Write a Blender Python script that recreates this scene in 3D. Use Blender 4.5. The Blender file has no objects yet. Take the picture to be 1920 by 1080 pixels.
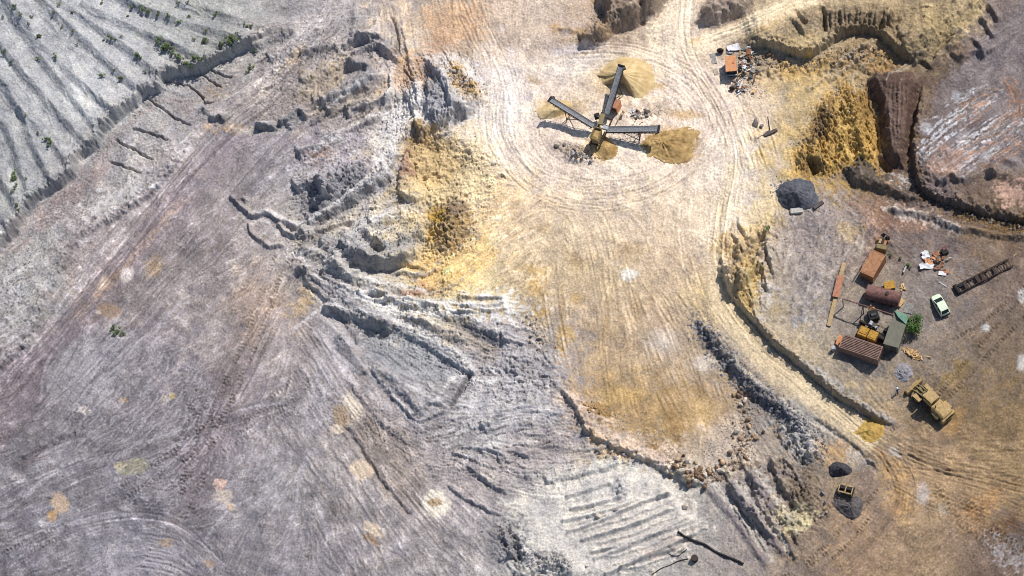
import bpy, bmesh, math, random
import numpy as np
from mathutils import Vector, Matrix
SUNEL = 51.0; SHX, SHY = -1.0, -1.12
rng = np.random.default_rng(7); random.seed(11)
C = bpy.context.scene.collection
R = math.radians
# ------------------------------------------------------------------ camera geometry
F = 4000.0; VPX, VPY = 760.0, 1900.0; CAMH = 293.0
_D = np.array([VPX, -VPY, -F]); _D /= np.linalg.norm(_D)
_Z = -_D
_Y = np.array([0, 1.0, 0]); _Y = _Y - _Y.dot(_Z) * _Z; _Y /= np.linalg.norm(_Y)
_X = np.cross(_Y, _Z)
ROT = np.array([_X, _Y, _Z])                 # camera axes -> world
def ray_xy(u, v, z):                         # photograph position -> world x, y on the level z
    d0 = (u - 960.0); d1 = -(v - 540.0); d2 = -F
    wx = ROT[0,0]*d0 + ROT[0,1]*d1 + ROT[0,2]*d2
    wy = ROT[1,0]*d0 + ROT[1,1]*d1 + ROT[1,2]*d2
    wz = ROT[2,0]*d0 + ROT[2,1]*d1 + ROT[2,2]*d2
    t = (z - CAMH) / wz
    return wx*t, wy*t
def image_xy(x, y, z):                         # world -> image coordinates
    zz = z - CAMH
    c0 = ROT[0,0]*x + ROT[1,0]*y + ROT[2,0]*zz
    c1 = ROT[0,1]*x + ROT[1,1]*y + ROT[2,1]*zz
    c2 = ROT[0,2]*x + ROT[1,2]*y + ROT[2,2]*zz
    return 960.0 + F*c0/(-c2), 540.0 - F*c1/(-c2)
# ------------------------------------------------------------------ raster of the quarry floor in image coordinates
S = 1.25; X0, Y0, X1, Y1 = -200.0, -180.0, 2120.0, 1260.0
NX = int((X1-X0)/S); NY = int((Y1-Y0)/S)
gx = X0 + np.arange(NX, dtype=np.float32)*S; gy = Y0 + np.arange(NY, dtype=np.float32)*S
GX, GY = np.meshgrid(gx, gy)
fx = np.fft.rfftfreq(NX, S).astype(np.float32); fy = np.fft.fftfreq(NY, S).astype(np.float32)
FR = np.sqrt(fx[None,:]**2 + fy[:,None]**2) + 1e-6
def fnoise(lo, hi, beta=1.0):                # band limited noise, wavelengths lo..hi (image pixels), unit variance
    n = np.fft.rfft2(rng.standard_normal((NY, NX)).astype(np.float32))
    f = FR**(-beta) * np.exp(-(FR*lo*0.6)**2) * (1-np.exp(-(FR*hi)**2))
    r = np.fft.irfft2(n*f, (NY, NX)).astype(np.float32)
    return (r - r.mean())/r.std()
def blur(a, s):
    g = np.exp(-2*(math.pi*FR*s)**2)
    return np.fft.irfft2(np.fft.rfft2(a)*g, a.shape).astype(np.float32)
W1 = fnoise(14, 60, 1.2); W2 = fnoise(14, 60, 1.2); W3 = fnoise(4, 14, .6); W4 = fnoise(4, 14, .6)
WX = GX + .9*W1 + .4*W3; WY = GY + .9*W2 + .4*W4      # natural wobble of every edge
N_big = fnoise(60, 400, 1.3); N_mid = fnoise(18, 80, 1.2); N_sm = fnoise(6, 26, 1.1); N_fine = fnoise(2, 8, .6); N_blk = fnoise(5, 40, 1.4)
def sst(a, b, x):
    t = np.clip((x-a)/(b-a), 0, 1); return t*t*(3-2*t)
def pts(s):
    return np.array([[float(k) for k in p.split(',')] for p in s.split()], dtype=np.float32)
def spline(p, n=4):
    if len(p) < 3: return p
    q = np.vstack([2*p[0]-p[1], p, 2*p[-1]-p[-2]]); out = []
    for i in range(1, len(q)-2):
        for k in range(n):
            t = k/n; a, b, c, d = q[i-1], q[i], q[i+1], q[i+2]
            out.append(.5*((2*b)+(c-a)*t+(2*a-5*b+4*c-d)*t*t+(3*b-a-3*c+d)*t**3))
    out.append(p[-1]); return np.array(out, dtype=np.float32)
def window(p, pad):
    i0 = max(0, int((p[:,0].min()-pad-X0)/S)); i1 = min(NX, int((p[:,0].max()+pad-X0)/S)+1)
    j0 = max(0, int((p[:,1].min()-pad-Y0)/S)); j1 = min(NY, int((p[:,1].max()+pad-Y0)/S)+1)
    return (slice(j0, j1), slice(i0, i1))
def polydist(p, w, warp=True):               # signed distance (left of travel +), arc position, end taper 0..1
    x = (WX if warp else GX)[w]; y = (WY if warp else GY)[w]
    best = np.full(x.shape, 1e9, np.float32); sg = np.ones_like(best); arc = np.zeros_like(best); L = 0
    for a, b in zip(p[:-1], p[1:]):
        d = b-a; l2 = float(d@d)+1e-6; l = math.sqrt(l2)
        t = np.clip(((x-a[0])*d[0]+(y-a[1])*d[1])/l2, 0, 1)
        ex = x-a[0]-t*d[0]; ey = y-a[1]-t*d[1]; q = ex*ex+ey*ey
        m = q < best; best[m] = q[m]; sg[m] = np.sign(ex*d[1]-ey*d[0])[m]; arc[m] = (L+t*l)[m]; L += l
    return np.sqrt(best), sg, arc, L
def inside(p, w, warp=True):
    x = (WX if warp else GX)[w]; y = (WY if warp else GY)[w]
    c = np.zeros(x.shape, bool); n = len(p)
    for i in range(n):
        a, b = p[i], p[(i+1) % n]
        if a[1] == b[1]: continue
        c ^= ((a[1] > y) != (b[1] > y)) & (x < (b[0]-a[0])*(y-a[1])/(b[1]-a[1])+a[0])
    return c
def polymask(s, soft, edge=0.0):
    p = pts(s); pad = soft*2+8+edge*3; w = window(p, pad)
    d = polydist(np.vstack([p, p[:1]]), w)[0]; i = inside(p, w)
    sd = np.where(i, d, -d)
    if edge: sd = sd + edge*N_sm[w] + edge*.6*N_mid[w]
    return w, sst(-soft, soft, sd)
H = np.zeros((NY, NX), np.float32); RN = .06
def step(h, wd, decay, s):
    p = spline(pts(s)); w = window(p, decay*2.2); d, sg, arc, L = polydist(p, w)
    sd = d*sg; tp = sst(0, .12*L, arc)*sst(0, .12*L, L-arc)
    tp = tp*(np.where((arc < .01) | (arc > L-.01), np.exp(-d/(decay*.25)), 1))
    jag = 1+(.16*N_mid[w]+.14*N_sm[w]+.1*N_blk[w])*np.exp(-d/9)
    H[w] += h*tp*np.clip(jag, .4, 1.6)*sst(-wd/2, wd/2, sd)*np.exp(-np.maximum(sd, 0)/decay)
def ridge(h, wl, wr, s, warp=True):
    p = spline(pts(s)); w = window(p, max(wl, wr)+10); d, sg, arc, L = polydist(p, w, warp)
    ww = np.where(sg > 0, wl, wr); k = np.clip(1-d/ww, 0, 1); tp = sst(-1, 8, arc)*sst(-1, 8, L-arc)
    H[w] += h*tp*(.6*k+.4*k*k*(3-2*k))*(1+RN*N_mid[w])
def plate(h, wd, s, rough=0):
    p = pts(s); w = window(p, wd*2+20); d = polydist(np.vstack([p, p[:1]]), w)[0]; i = inside(p, w)
    k = sst(0, wd, np.where(i, d, 0)); H[w] += h*k
    if rough: H[w] += rough*k*(N_mid[w]*.26+N_blk[w]*.14)
def mound(x, y, rx, ry, ang, h, pw=1.3):
    r = max(rx, ry)*1.3; w = window(np.array([[x-r, y-r], [x+r, y+r]], np.float32), 4)
    dx = WX[w]-x; dy = WY[w]-y; c, s_ = math.cos(R(ang)), math.sin(R(ang))
    q = np.sqrt(((dx*c+dy*s_)/rx)**2+((-dx*s_+dy*c)/ry)**2); H[w] += h*np.clip(1-q, 0, 1)**pw*(1+.15*N_sm[w])
def rough(a, s, soft=18, blk=True):
    w, m = polymask(s, soft); H[w] += a*m*(.26*(N_blk if blk else N_mid)[w]+.07*N_sm[w])
# ------------------------------------------------------------------ colours (display sRGB, made linear and divided by the daylight gain)
GAIN = 1.22
def lin(c):
    c = np.asarray(c, dtype=np.float64)/255.0
    return np.where(c <= .04045, c/12.92, ((c+.055)/1.055)**2.4)
def alb(r, g, b): return tuple(float(k) for k in lin((r, g, b))/GAIN)
BASE = [
[(172,172,174),(178,178,180),(165,165,164),(155,155,152),(162,156,158),(172,164,164),(196,176,158),(205,184,162),(208,188,168),(168,148,128),(222,203,178),(179,160,136),(184,165,136),(160,141,114),(155,136,109),(128,115,112)],
[(172,172,174),(184,184,184),(165,162,164),(158,150,150),(160,150,148),(165,155,150),(195,185,182),(222,209,200),(225,206,187),(214,195,171),(225,206,187),(205,186,167),(190,168,135),(165,142,108),(112,94,84),(135,122,120)],
[(155,156,158),(165,161,162),(168,161,163),(152,143,146),(155,148,154),(165,158,164),(190,170,135),(226,206,177),(226,206,185),(225,207,187),(228,209,187),(228,211,192),(185,160,115),(160,130,75),(125,110,108),(140,125,122)],
[(163,162,160),(159,152,152),(146,138,138),(156,148,148),(169,162,160),(171,167,166),(191,174,143),(222,201,173),(217,196,168),(217,196,168),(217,196,168),(222,204,181),(168,153,143),(132,114,107),(122,107,102),(125,105,88)],
[(165,164,162),(151,142,140),(156,149,148),(153,145,143),(166,157,150),(175,170,168),(191,177,153),(215,195,155),(203,180,150),(203,180,150),(203,180,150),(190,168,130),(150,142,142),(138,126,116),(137,127,124),(128,112,103)],
[(139,133,135),(149,144,146),(151,145,148),(151,144,143),(156,149,148),(161,157,158),(159,157,159),(178,173,175),(172,162,157),(188,164,130),(190,168,140),(160,148,136),(180,163,138),(125,117,112),(137,124,114),(130,113,98)],
[(131,126,130),(143,140,143),(141,136,140),(146,140,144),(153,148,150),(159,152,150),(161,156,158),(168,162,166),(174,167,170),(185,158,118),(180,152,108),(170,150,130),(152,147,144),(170,150,122),(137,117,94),(140,118,88)],
[(139,136,142),(136,133,139),(134,130,136),(143,139,144),(151,147,148),(157,152,150),(161,155,154),(168,160,160),(190,186,184),(198,196,192),(187,182,174),(160,150,148),(142,127,114),(146,128,111),(170,143,111),(159,134,101)],
[(133,130,136),(137,135,141),(135,132,138),(139,136,141),(146,142,146),(153,148,150),(159,154,154),(162,158,158),(177,175,172),(192,188,184),(174,167,162),(155,145,142),(145,128,115),(157,132,108),(159,136,108),(131,112,98)]]
def base_colour():
    g = lin(np.array(BASE, dtype=np.float64))
    u = np.clip((GX+14*N_mid+10*N_big-60)/120, 0, 14.999); v = np.clip((GY+14*W2*1.2+10*W1-60)/120, 0, 7.999)
    i = u.astype(int); j = v.astype(int); a = (u-i); b = (v-j)
    a = (a*a*(3-2*a))[..., None]; b = (b*b*(3-2*b))[..., None]
    return ((g[j, i]*(1-a)+g[j, i+1]*a)*(1-b)+(g[j+1, i]*(1-a)+g[j+1, i+1]*a)*b).astype(np.float32)
COL = base_colour()
def lay(w, m, c):
    c = lin(c).astype(np.float32); COL[w] = COL[w]*(1-m[..., None])+c*m[..., None]
def patch(c, a, soft, s, edge=5):
    w, m = polymask(s, soft, edge); lay(w, a*m, c)
def spot(c, a, x, y, rx, ry, ang=0, hard=.5):
    r = max(rx, ry)*1.6; w = window(np.array([[x-r, y-r], [x+r, y+r]], np.float32), 4)
    dx = WX[w]-x; dy = WY[w]-y; cs, sn = math.cos(R(ang)), math.sin(R(ang))
    q = np.sqrt(((dx*cs+dy*sn)/rx)**2+((-dx*sn+dy*cs)/ry)**2)+.09*N_sm[w]
    lay(w, a*sst(1.25, hard, q), c)
def stroke(c, a, wd, s, warp=True, brk=.5):
    p = spline(pts(s)); w = window(p, wd*2+8); d, sg, arc, L = polydist(p, w, warp)
    m = sst(wd, wd*.35, d)*sst(0, 12, arc)*sst(0, 12, L-arc)*np.clip(1-brk+brk*(N_sm[w]+.6), 0, 1); lay(w, a*m, c)
# ------------------------------------------------------------------ flow of tracks and scraping, used to comb the surface
FLOW = ["0,720 120,590 250,440 340,330 430,225","40,760 160,640 300,470 420,330","-40,1000 60,960 170,905 320,830","60,900 160,820 260,740 330,650 450,540","0,850 100,780 170,680 250,600",
"-40,1080 60,1030 150,990 250,972 340,995 400,1060","150,1070 230,1015 320,1030","250,900 330,880 420,800 520,640","330,960 400,860 440,760 520,600","380,1000 480,900 520,840","420,1080 470,980 560,840",
"560,640 640,760 720,880 800,990","620,600 700,720 800,820","520,800 600,900 700,1040","470,520 540,440 640,400 770,365","500,560 600,480 700,450 800,470","560,500 640,580 760,640 890,700","600,560 720,600 880,640",
"700,560 800,560 950,600","830,700 960,750 1060,770","820,830 900,800 1000,770","880,860 960,900 1040,940","960,930 1100,890 1240,860","980,980 1140,930 1300,880","1000,1040 1150,1000 1330,950","880,960 940,1040 980,1100",
"1330,880 1380,960 1430,1040","1400,880 1450,960 1500,1040","1480,1070 1560,1010 1640,930 1660,880","1560,1080 1640,1010 1720,920","1640,840 1720,900 1840,930 1930,950","1660,800 1760,850 1920,870","1700,1080 1800,960 1930,880","1800,1080 1860,1000 1930,940",
"1740,720 1820,640 1900,550","1780,780 1850,720 1920,620","1640,640 1700,700 1720,790","1440,600 1500,520 1560,420","1500,640 1560,560 1600,480","1700,420 1760,520 1840,560",
"1290,-40 1280,40 1250,110 1180,120","1300,80 1400,45 1500,0 1560,-30","1310,90 1420,50 1520,10","1250,120 1330,180 1370,280 1355,400 1345,480 1370,580 1440,660 1540,730 1640,810","1300,160 1340,260 1330,400 1330,520 1390,620 1500,710 1600,790","1290,560 1350,640 1450,730 1540,800",
"960,120 930,200 940,280 1000,350 1100,380 1220,360 1310,300 1330,220 1280,150 1180,95 1060,95 960,150","1000,180 985,250 1040,320 1150,335 1260,310 1300,240","900,0 920,80 930,160","840,0 850,70 880,130","1000,0 980,80",
"780,370 860,340 940,320","760,300 830,330 900,320","800,540 900,470 980,400 1010,340","860,560 960,470 1030,410","940,420 1000,390 1050,400 1060,520 1080,640","1100,400 1130,500 1150,640 1160,740","1180,420 1220,520 1280,600 1330,700 1350,780","1120,700 1150,640","1250,700 1290,780 1320,850",
"480,240 540,210 640,120 700,70","520,340 600,260 720,190","560,180 600,100 640,0","430,180 500,120 560,40","440,60 560,50 700,40","700,330 740,240 760,180","720,0 740,100 760,160",
"0,30 80,130 170,270","100,0 200,110 300,190","200,20 320,80 440,120","20,260 60,330","280,20 400,60 520,100","150,400 260,300 330,250","170,330 240,280",
"1730,300 1800,240 1920,170","1720,260 1800,200 1880,130","1760,340 1840,280 1930,220","1880,140 1905,200 1880,250","1820,100 1880,40","1660,180 1665,260 1690,330","1575,170 1600,240 1625,300","1530,200 1560,280","1570,310 1640,345 1740,385 1920,430","1600,300 1700,360 1800,395",
"1440,180 1500,160 1560,120","1460,60 1540,40 1620,20","1640,60 1700,30 1760,0","1700,100 1780,50 1830,0","1040,60 1120,30 1180,-20","1340,420 1400,470 1420,540","1380,250 1420,330 1440,400"]
def flow_field():
    q = []
    for s in FLOW:
        p = spline(pts(s), 3); d = np.diff(p, axis=0); m = (p[1:]+p[:-1])/2; q.append(np.hstack([m, np.arctan2(d[:,1], d[:,0])[:, None]]))
    q = np.vstack(q); cs = 16.0
    xs = np.arange(X0, X1+cs, cs); ys = np.arange(Y0, Y1+cs, cs); xx, yy = np.meshgrid(xs, ys)
    c = np.zeros(xx.shape); s_ = np.zeros(xx.shape)
    for x, y, a in q:
        wgt = 1/((xx-x)**2+(yy-y)**2+18**2)**1.6; c += wgt*math.cos(2*a); s_ += wgt*math.sin(2*a)
    n = np.hypot(c, s_); c /= n; s_ /= n
    u = (GX-X0)/cs; v = (GY-Y0)/cs; i = np.minimum(u.astype(int), len(xs)-2); j = np.minimum(v.astype(int), len(ys)-2); a = u-i; b = v-j
    f = lambda t: (t[j,i]*(1-a)+t[j,i+1]*a)*(1-b)+(t[j+1,i]*(1-a)+t[j+1,i+1]*a)*b
    a0 = .5*np.arctan2(f(s_), f(c)); ang = a0+.22*N_mid+.16*N_sm+.1*N_big
    return np.cos(ang).astype(np.float32), np.sin(ang).astype(np.float32), np.cos(a0).astype(np.float32), np.sin(a0).astype(np.float32)
VX, VY, SX, SY = flow_field()
def comb(noise, n, st=1.0):                  # smear noise along the flow
    acc = noise.copy(); tot = 1.0
    for sgn in (1, -1):
        px = np.tile(np.arange(NX, dtype=np.float32), (NY, 1)); py = np.tile(np.arange(NY, dtype=np.float32)[:, None], (1, NX))
        ox = VX*sgn; oy = VY*sgn
        for k in range(n):
            px += ox*st; py += oy*st
            i = np.clip(px+.5, 0, NX-1).astype(np.int32); j = np.clip(py+.5, 0, NY-1).astype(np.int32)
            vx = VX[j, i]; vy = VY[j, i]; f = np.sign(vx*ox+vy*oy); f[f == 0] = 1; ox = vx*f; oy = vy*f
            wgt = 1-k/(n+1); acc += wgt*noise[j, i]
            tot += 0
    return (acc-acc.mean())/acc.std()
L_fine = comb(fnoise(1.5, 6, .2), 7, 1.0)
L_mid = comb(fnoise(4, 14, .6), 12, 1.4)
L_big = comb(fnoise(7, 30, .8), 20, 2.6)
# ------------------------------------------------------------------ relief (metres)
H += .22*N_big + .035*N_mid
RN = .02
# tipped furrows, upper left: crest with steep south west flank
for s in ("-60,-90 20,0 77,77 140,140 200,192 227,217","40,-50 83,0 143,57 207,117 268,170","70,-40 117,0 183,47 240,87 300,140","150,0 200,28 300,70 350,92 393,115","200,-30 243,0 333,35 413,58 500,88","-20,-40 30,33 67,87 127,167 190,247","-60,0 0,77 50,140 110,207 173,277","-60,60 0,143 20,170 37,200 87,253 140,317","40,195 57,257 80,300 103,342","-40,190 -10,215 20,250 45,330 62,385","-60,280 0,330 40,400","330,0 400,20 480,45 560,60","-60,330 0,400 25,440"):
    ridge(.82, 27, 15, s, False)
step(2.5, 9, 420, "-80,545 0,462 20,440 50,395 68,372 107,347 140,320 143,293 180,273 190,247 223,213 257,187 267,173 305,165 303,142 370,130 393,117 430,100 467,80 540,40")
step(1.0, 9, 90, "-60,760 0,690 60,640 90,560 143,457 187,423 233,397 277,370 330,310 375,245")
for s in ("300,142 330,153 353,163 377,180 383,193 403,190","270,175 285,190 300,200 323,220 357,235","247,240 283,252 317,263","212,260 247,280 287,300","203,302 233,313 267,327","370,130 390,147 405,158 417,167","387,123 413,140 437,148"):
    ridge(-.8, 2.8, 2.2, s)
RN = .07
# slabs and blocks beside the haul road
ridge(1.3, 12, 6, "478,238 500,236 518,240"); ridge(1.4, 16, 7, "520,235 545,222 560,208 578,222"); ridge(1.1, 14, 7, "392,224 408,220 425,224"); mound(383, 207, 14, 10, 0, .9)
ridge(1.0, 26, 13, "585,195 640,175 690,150 725,138"); ridge(.9, 22, 12, "610,210 650,198 700,190 750,176"); ridge(.6, 12, 6, "560,290 620,260 680,235 720,215"); ridge(.8, 24, 12, "560,150 600,140 640,120 690,115"); ridge(1.1, 10, 8, "640,88 690,66 720,70"); ridge(.8, 9, 7, "655,100 700,85 730,95 750,120")
ridge(-.8, 5, 4, "735,30 742,60 748,85 737,105"); step(1.0, 8, 60, "650,68 690,75 720,98 735,110")
mound(640, 335, 95, 42, -25, 2.1, 1.0); ridge(1.5, 30, 12, "552,355 590,338 612,352 585,385"); ridge(1.5, 26, 10, "575,418 620,395 680,362 735,325"); ridge(.7, 14, 8, "640,378 690,350 730,312 745,280"); step(1.4, 8, 70, "590,335 596,350 600,362 612,372")
ridge(.8, 9, 6, "430,365 470,402 500,398 525,412 560,425"); ridge(.7, 8, 5, "465,415 475,440 505,462 535,458"); ridge(.8, 8, 6, "520,415 535,435 552,440 575,425"); ridge(.5, 7, 5, "440,380 455,372 470,378")
for s in ("640,455 690,440 730,452 800,430","600,440 640,470 690,480 790,470","560,430 600,450 640,490","690,420 720,405 760,400","640,478 700,490 790,478","600,500 660,520 760,545","560,462 610,480 650,505"):
    ridge(1.1, 28, 15, s)
for h_, a_, b_, s in ((1.2,22,10,"632,450 650,460 667,470 687,480 713,489 770,478"),(1.0,16,9,"700,445 715,458 730,474"),(.9,18,8,"610,490 640,505 670,521"),(.7,32,12,"545,488 575,512 605,533 627,548 650,562 690,592 737,612"),(.8,20,10,"603,572 640,583 680,598 735,609"),(.9,14,8,"668,425 685,430 700,436"),(1.0,24,11,"600,192 640,174 667,163 712,139"),(.9,20,10,"648,214 682,198 735,186"),(.8,22,10,"555,292 600,274 635,260 715,216"),(.9,18,9,"690,700 660,660 640,620"),(.7,18,10,"720,560 770,566 830,580"),(.6,16,9,"760,590 820,612 880,640"),(.8,14,8,"560,100 600,88 640,84"),(.7,16,9,"500,110 540,95 560,80"),(.6,14,8,"470,90 500,70 540,60"),(.6,18,9,"1000,745 960,760 900,800"),(.5,20,10,"1060,770 980,800 900,850"),(.5,18,10,"1040,800 990,830 930,860"),(.5,16,9,"1090,860 1040,870 980,890")):
    ridge(h_*1.25, a_*1.35, b_*1.6, s)
plate(.8, 12, "738,434 765,430 776,455 748,462", .3); plate(.9, 14, "645,104 692,108 704,130 662,132 645,128", .4); ridge(-.9, 9, 9, "705,640 718,630 732,618"); plate(.9, 20, "700,690 840,690 870,720 840,760 790,785 740,740", .2)
step(1.3, 20, 70, "633,452 660,470 685,485"); step(.8, 8, 60, "700,440 715,460 730,470")
# grey knoll with rubble top and the yellow hollow below it
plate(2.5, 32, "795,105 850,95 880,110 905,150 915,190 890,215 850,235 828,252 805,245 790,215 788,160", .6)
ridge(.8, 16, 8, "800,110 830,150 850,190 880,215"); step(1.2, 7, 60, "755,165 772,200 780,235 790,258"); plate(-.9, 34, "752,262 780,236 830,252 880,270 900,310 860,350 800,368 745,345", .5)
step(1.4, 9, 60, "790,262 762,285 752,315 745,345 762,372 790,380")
rough(.2, "735,250 800,240 900,260 960,320 900,385 800,380 740,360", 20); rough(.55, "760,380 880,360 890,440 840,480 780,450", 18)
mound(838, 430, 36, 50, 20, 1.8, 1.1); mound(845, 395, 26, 20, 0, 1.1)
# bottom centre: berms, scraped boxes, ditches
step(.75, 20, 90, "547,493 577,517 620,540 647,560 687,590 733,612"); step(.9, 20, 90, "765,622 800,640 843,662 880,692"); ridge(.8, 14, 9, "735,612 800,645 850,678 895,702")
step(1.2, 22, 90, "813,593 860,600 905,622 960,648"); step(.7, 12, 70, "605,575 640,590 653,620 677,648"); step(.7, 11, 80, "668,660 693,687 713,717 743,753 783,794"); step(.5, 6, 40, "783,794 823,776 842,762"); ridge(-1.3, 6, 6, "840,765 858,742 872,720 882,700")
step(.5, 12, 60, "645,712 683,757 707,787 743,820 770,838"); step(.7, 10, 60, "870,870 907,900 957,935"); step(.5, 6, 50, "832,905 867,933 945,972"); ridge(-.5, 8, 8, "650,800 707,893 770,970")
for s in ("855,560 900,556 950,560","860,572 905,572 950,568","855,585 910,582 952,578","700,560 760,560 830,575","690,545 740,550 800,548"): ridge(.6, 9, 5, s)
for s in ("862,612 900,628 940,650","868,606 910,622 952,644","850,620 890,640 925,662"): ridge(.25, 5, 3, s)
mound(965, 690, 45, 55, 0, .8); rough(.35, "900,660 1050,650 1060,740 960,760 880,720", 16)
step(1.1, 9, 70, "1040,722 1060,742 1080,766 1092,795 1112,820 1150,838 1190,852 1230,872 1300,908 1340,904"); rough(.4, "1060,760 1120,800 1200,850 1180,880 1100,850", 14)
ridge(.8, 8, 14, "1380,905 1395,895 1440,870 1480,850")
# pale tipped rows, bottom centre
plate(.8, 30, "960,940 1010,900 1130,868 1240,880 1310,960 1325,990 1200,1090 960,1100")
for s in ("1058,932 1110,916 1150,903","1065,955 1130,940 1170,928","1050,977 1127,960 1187,940 1250,917","1060,998 1133,973 1213,937 1262,925","1085,1014 1177,987 1260,953","1105,1037 1193,1010 1280,977 1296,967","1110,1050 1227,1003 1310,973","1160,1066 1260,1020 1328,987","1130,1078 1200,1050 1270,1025","1230,930 1260,925"):
    ridge(.5, 6, 6, s, False)
for k in range(9): ridge(.26, 3.5, 4, "%d,%d %d,%d %d,%d" % (1070+k*11, 968+k*13, 1150+k*11, 945+k*13, 1250+k*8, 912+k*12))
ridge(1.0, 26, 8, "1020,905 1060,893 1130,880 1165,868"); mound(1165, 912, 22, 30, 0, 1.2)
plate(-.5, 26, "930,975 962,985 985,1025 1000,1060 1075,1070 1080,1110 930,1110 945,1020", .9); rough(.9, "930,975 965,985 990,1030 975,1060 940,1040", 10); rough(.9, "1000,1035 1060,1040 1065,1070 1005,1075", 10); step(1.0, 7, 30, "965,1045 952,1010 948,985")
# the pit edge, rubble berm and haul road
step(1.5, 28, 110, "1300,592 1318,622 1345,655 1388,708 1432,750 1478,785 1510,815"); rough(.55, "1300,595 1340,640 1420,720 1500,770 1545,850 1500,870 1440,800 1390,740 1330,680", 12)
step(1.7, 7, 150, "1345,462 1355,500 1366,545 1392,580 1420,608 1447,640 1500,683 1560,733 1620,772 1690,806")
step(.5, 6, 60, "1520,780 1560,805 1600,835 1635,870 1648,890"); plate(.9, 26, "1480,770 1530,790 1548,850 1520,880 1480,860 1440,800", .7)
for s in ("1395,880 1430,960 1470,1010","1365,905 1400,960 1425,985","1440,850 1470,920 1500,960"): step(.9, 9, 50, s)
for s in ("1318,905 1370,965 1440,1062","1362,900 1420,970 1470,1045","1405,885 1450,950 1480,985"): ridge(.42, 20, 10, s); stroke((206,202,196), .5, 9, " ".join("%g,%g" % (a_+12, b_-6) for a_, b_ in pts(s)), True, .5); stroke((120,112,122), .6, 8, s, True, .3)
mound(1507, 918, 30, 46, -8, 1.0, 1.0)
rough(.5, "1400,860 1500,860 1560,950 1530,1000 1450,1020 1400,960", 18)
for s in ("1345,510 1375,500 1405,460","1365,540 1400,520 1440,455","1380,470 1420,440 1450,430"): ridge(1.2, 18, 9, s)
mound(1385, 520, 26, 22, -30, 1.6, .9); rough(.7, "1340,450 1450,410 1460,480 1420,590 1380,570", 16)
rough(.16, "1450,400 1640,370 1660,480 1560,560 1470,640 1430,590", 26, False)
# hills along the top and the cut below them
plate(3.2, 26, "1082,95 1078,78 1098,55 1125,20 1112,0 1115,-70 1265,-70 1250,0 1232,28 1200,48 1155,62 1120,88", .6); plate(1.5, 26, "1032,48 1070,44 1095,60 1060,72", .4)
ridge(-1.6, 14, 12, "1135,52 1128,35 1135,15 1128,-10"); ridge(-1.2, 10, 10, "1200,46 1205,25 1198,0"); ridge(1, 22, 14, "1090,75 1140,30 1200,10 1250,-20"); ridge(-1.1, 10, 8, "1108,5 1118,-8 1120,-40")
plate(2.0, 24, "1298,45 1312,5 1350,-30 1440,-30 1400,25 1350,52", .6); ridge(.8, 20, 10, "1330,15 1360,2 1380,15"); ridge(.5, 12, 7, "1322,30 1350,15 1372,30")
step(2.1, 6, 260, "1395,92 1440,83 1483,97 1503,103 1523,100 1537,90 1553,83 1573,67 1597,57 1627,55 1647,63 1667,77 1687,97 1707,110 1725,128")
for s, a in (("1545,62 1546,35 1540,10",1.5),("1650,60 1652,40 1658,20",1.5),("1515,48 1500,35 1492,15",1.3),("1690,32 1660,48 1640,62",1.1),("1600,50 1605,30 1602,10",.9),("1620,50 1622,28 1640,5",.8),("1570,50 1575,20",.6),("1745,120 1760,85 1790,60",.9)): ridge(-a*.75, 9, 6, s)
for s, a in (("1500,60 1540,30 1600,25 1680,30",1.4),("1690,80 1740,60 1800,20 1840,0",1.5),("1700,110 1725,85 1760,60",1.2),("1735,125 1770,85 1810,55",1.1),("1820,95 1800,70 1850,30",.8),("1790,110 1830,70",.7),("1840,70 1860,100",.6)): ridge(a*.9, 44, 22, s)
for k in range(16): ridge(-.35, 4, 3, "%d,%d %d,%d %d,%d" % (1535+k*10, 60, 1538+k*9, 38, 1534+k*10, 12+(k*7)%18))
rough(.12, "1480,0 1840,-20 1840,60 1740,130 1640,60 1560,75 1480,90", 24, False)
rough(.55, "1390,100 1500,110 1560,95 1640,70 1700,115 1640,140 1500,150 1400,150", 12)
plate(1.5, 36, "1488,320 1492,285 1512,262 1530,200 1546,172 1580,152 1632,160 1642,200 1646,250 1638,310 1600,300 1550,335", .45); ridge(.6, 16, 10, "1590,165 1605,220 1625,300"); ridge(.5, 12, 12, "1540,190 1565,240 1590,300"); ridge(-.5, 9, 9, "1570,190 1590,250 1605,300"); rough(.5, "1485,300 1510,250 1640,155 1645,300 1560,330", 10); plate(-1.5, 12, "1505,300 1530,290 1548,320 1520,335", .5)
plate(2.6, 20, "1622,150 1640,128 1712,126 1728,155 1715,215 1706,268 1698,320 1672,312 1655,290 1650,240 1645,195", .2); plate(-1.4, 12, "1636,205 1650,235 1654,290 1678,320 1660,330 1640,310 1640,260")
for k in range(6): ridge(.22, 4, 4, "%d,150 %d,215 %d,300" % (1662+k*8, 1660+k*8, 1668+k*5))
step(1.7, 7, 200, "1730,150 1718,215 1708,262 1714,300 1718,335 1737,362 1790,382 1840,397 1920,414 2020,430"); rough(.4, "1700,250 1760,330 1900,400 1940,440 1700,380", 16)
plate(1.5, 18, "1572,312 1610,300 1660,330 1740,375 1700,380 1600,350", .4); ridge(.8, 12, 10, "1665,392 1740,403 1800,427 1925,447")
for s in ("1800,400 1860,412 1925,425","1790,412 1850,424 1925,438"): ridge(.3, 7, 5, s)
ridge(.6, 30, 14, "1800,340 1850,318 1900,330 1940,350"); ridge(.9, 18, 10, "1860,330 1875,300 1910,310"); ridge(1.0, 16, 9, "1755,345 1785,330 1800,345"); ridge(.6, 14, 8, "1800,110 1830,95 1850,110")
for s in ("1838,30 1850,50 1865,75","1850,5 1865,25 1875,40","1820,65 1835,85 1845,105"): ridge(.8, 14, 6, s)
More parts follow.
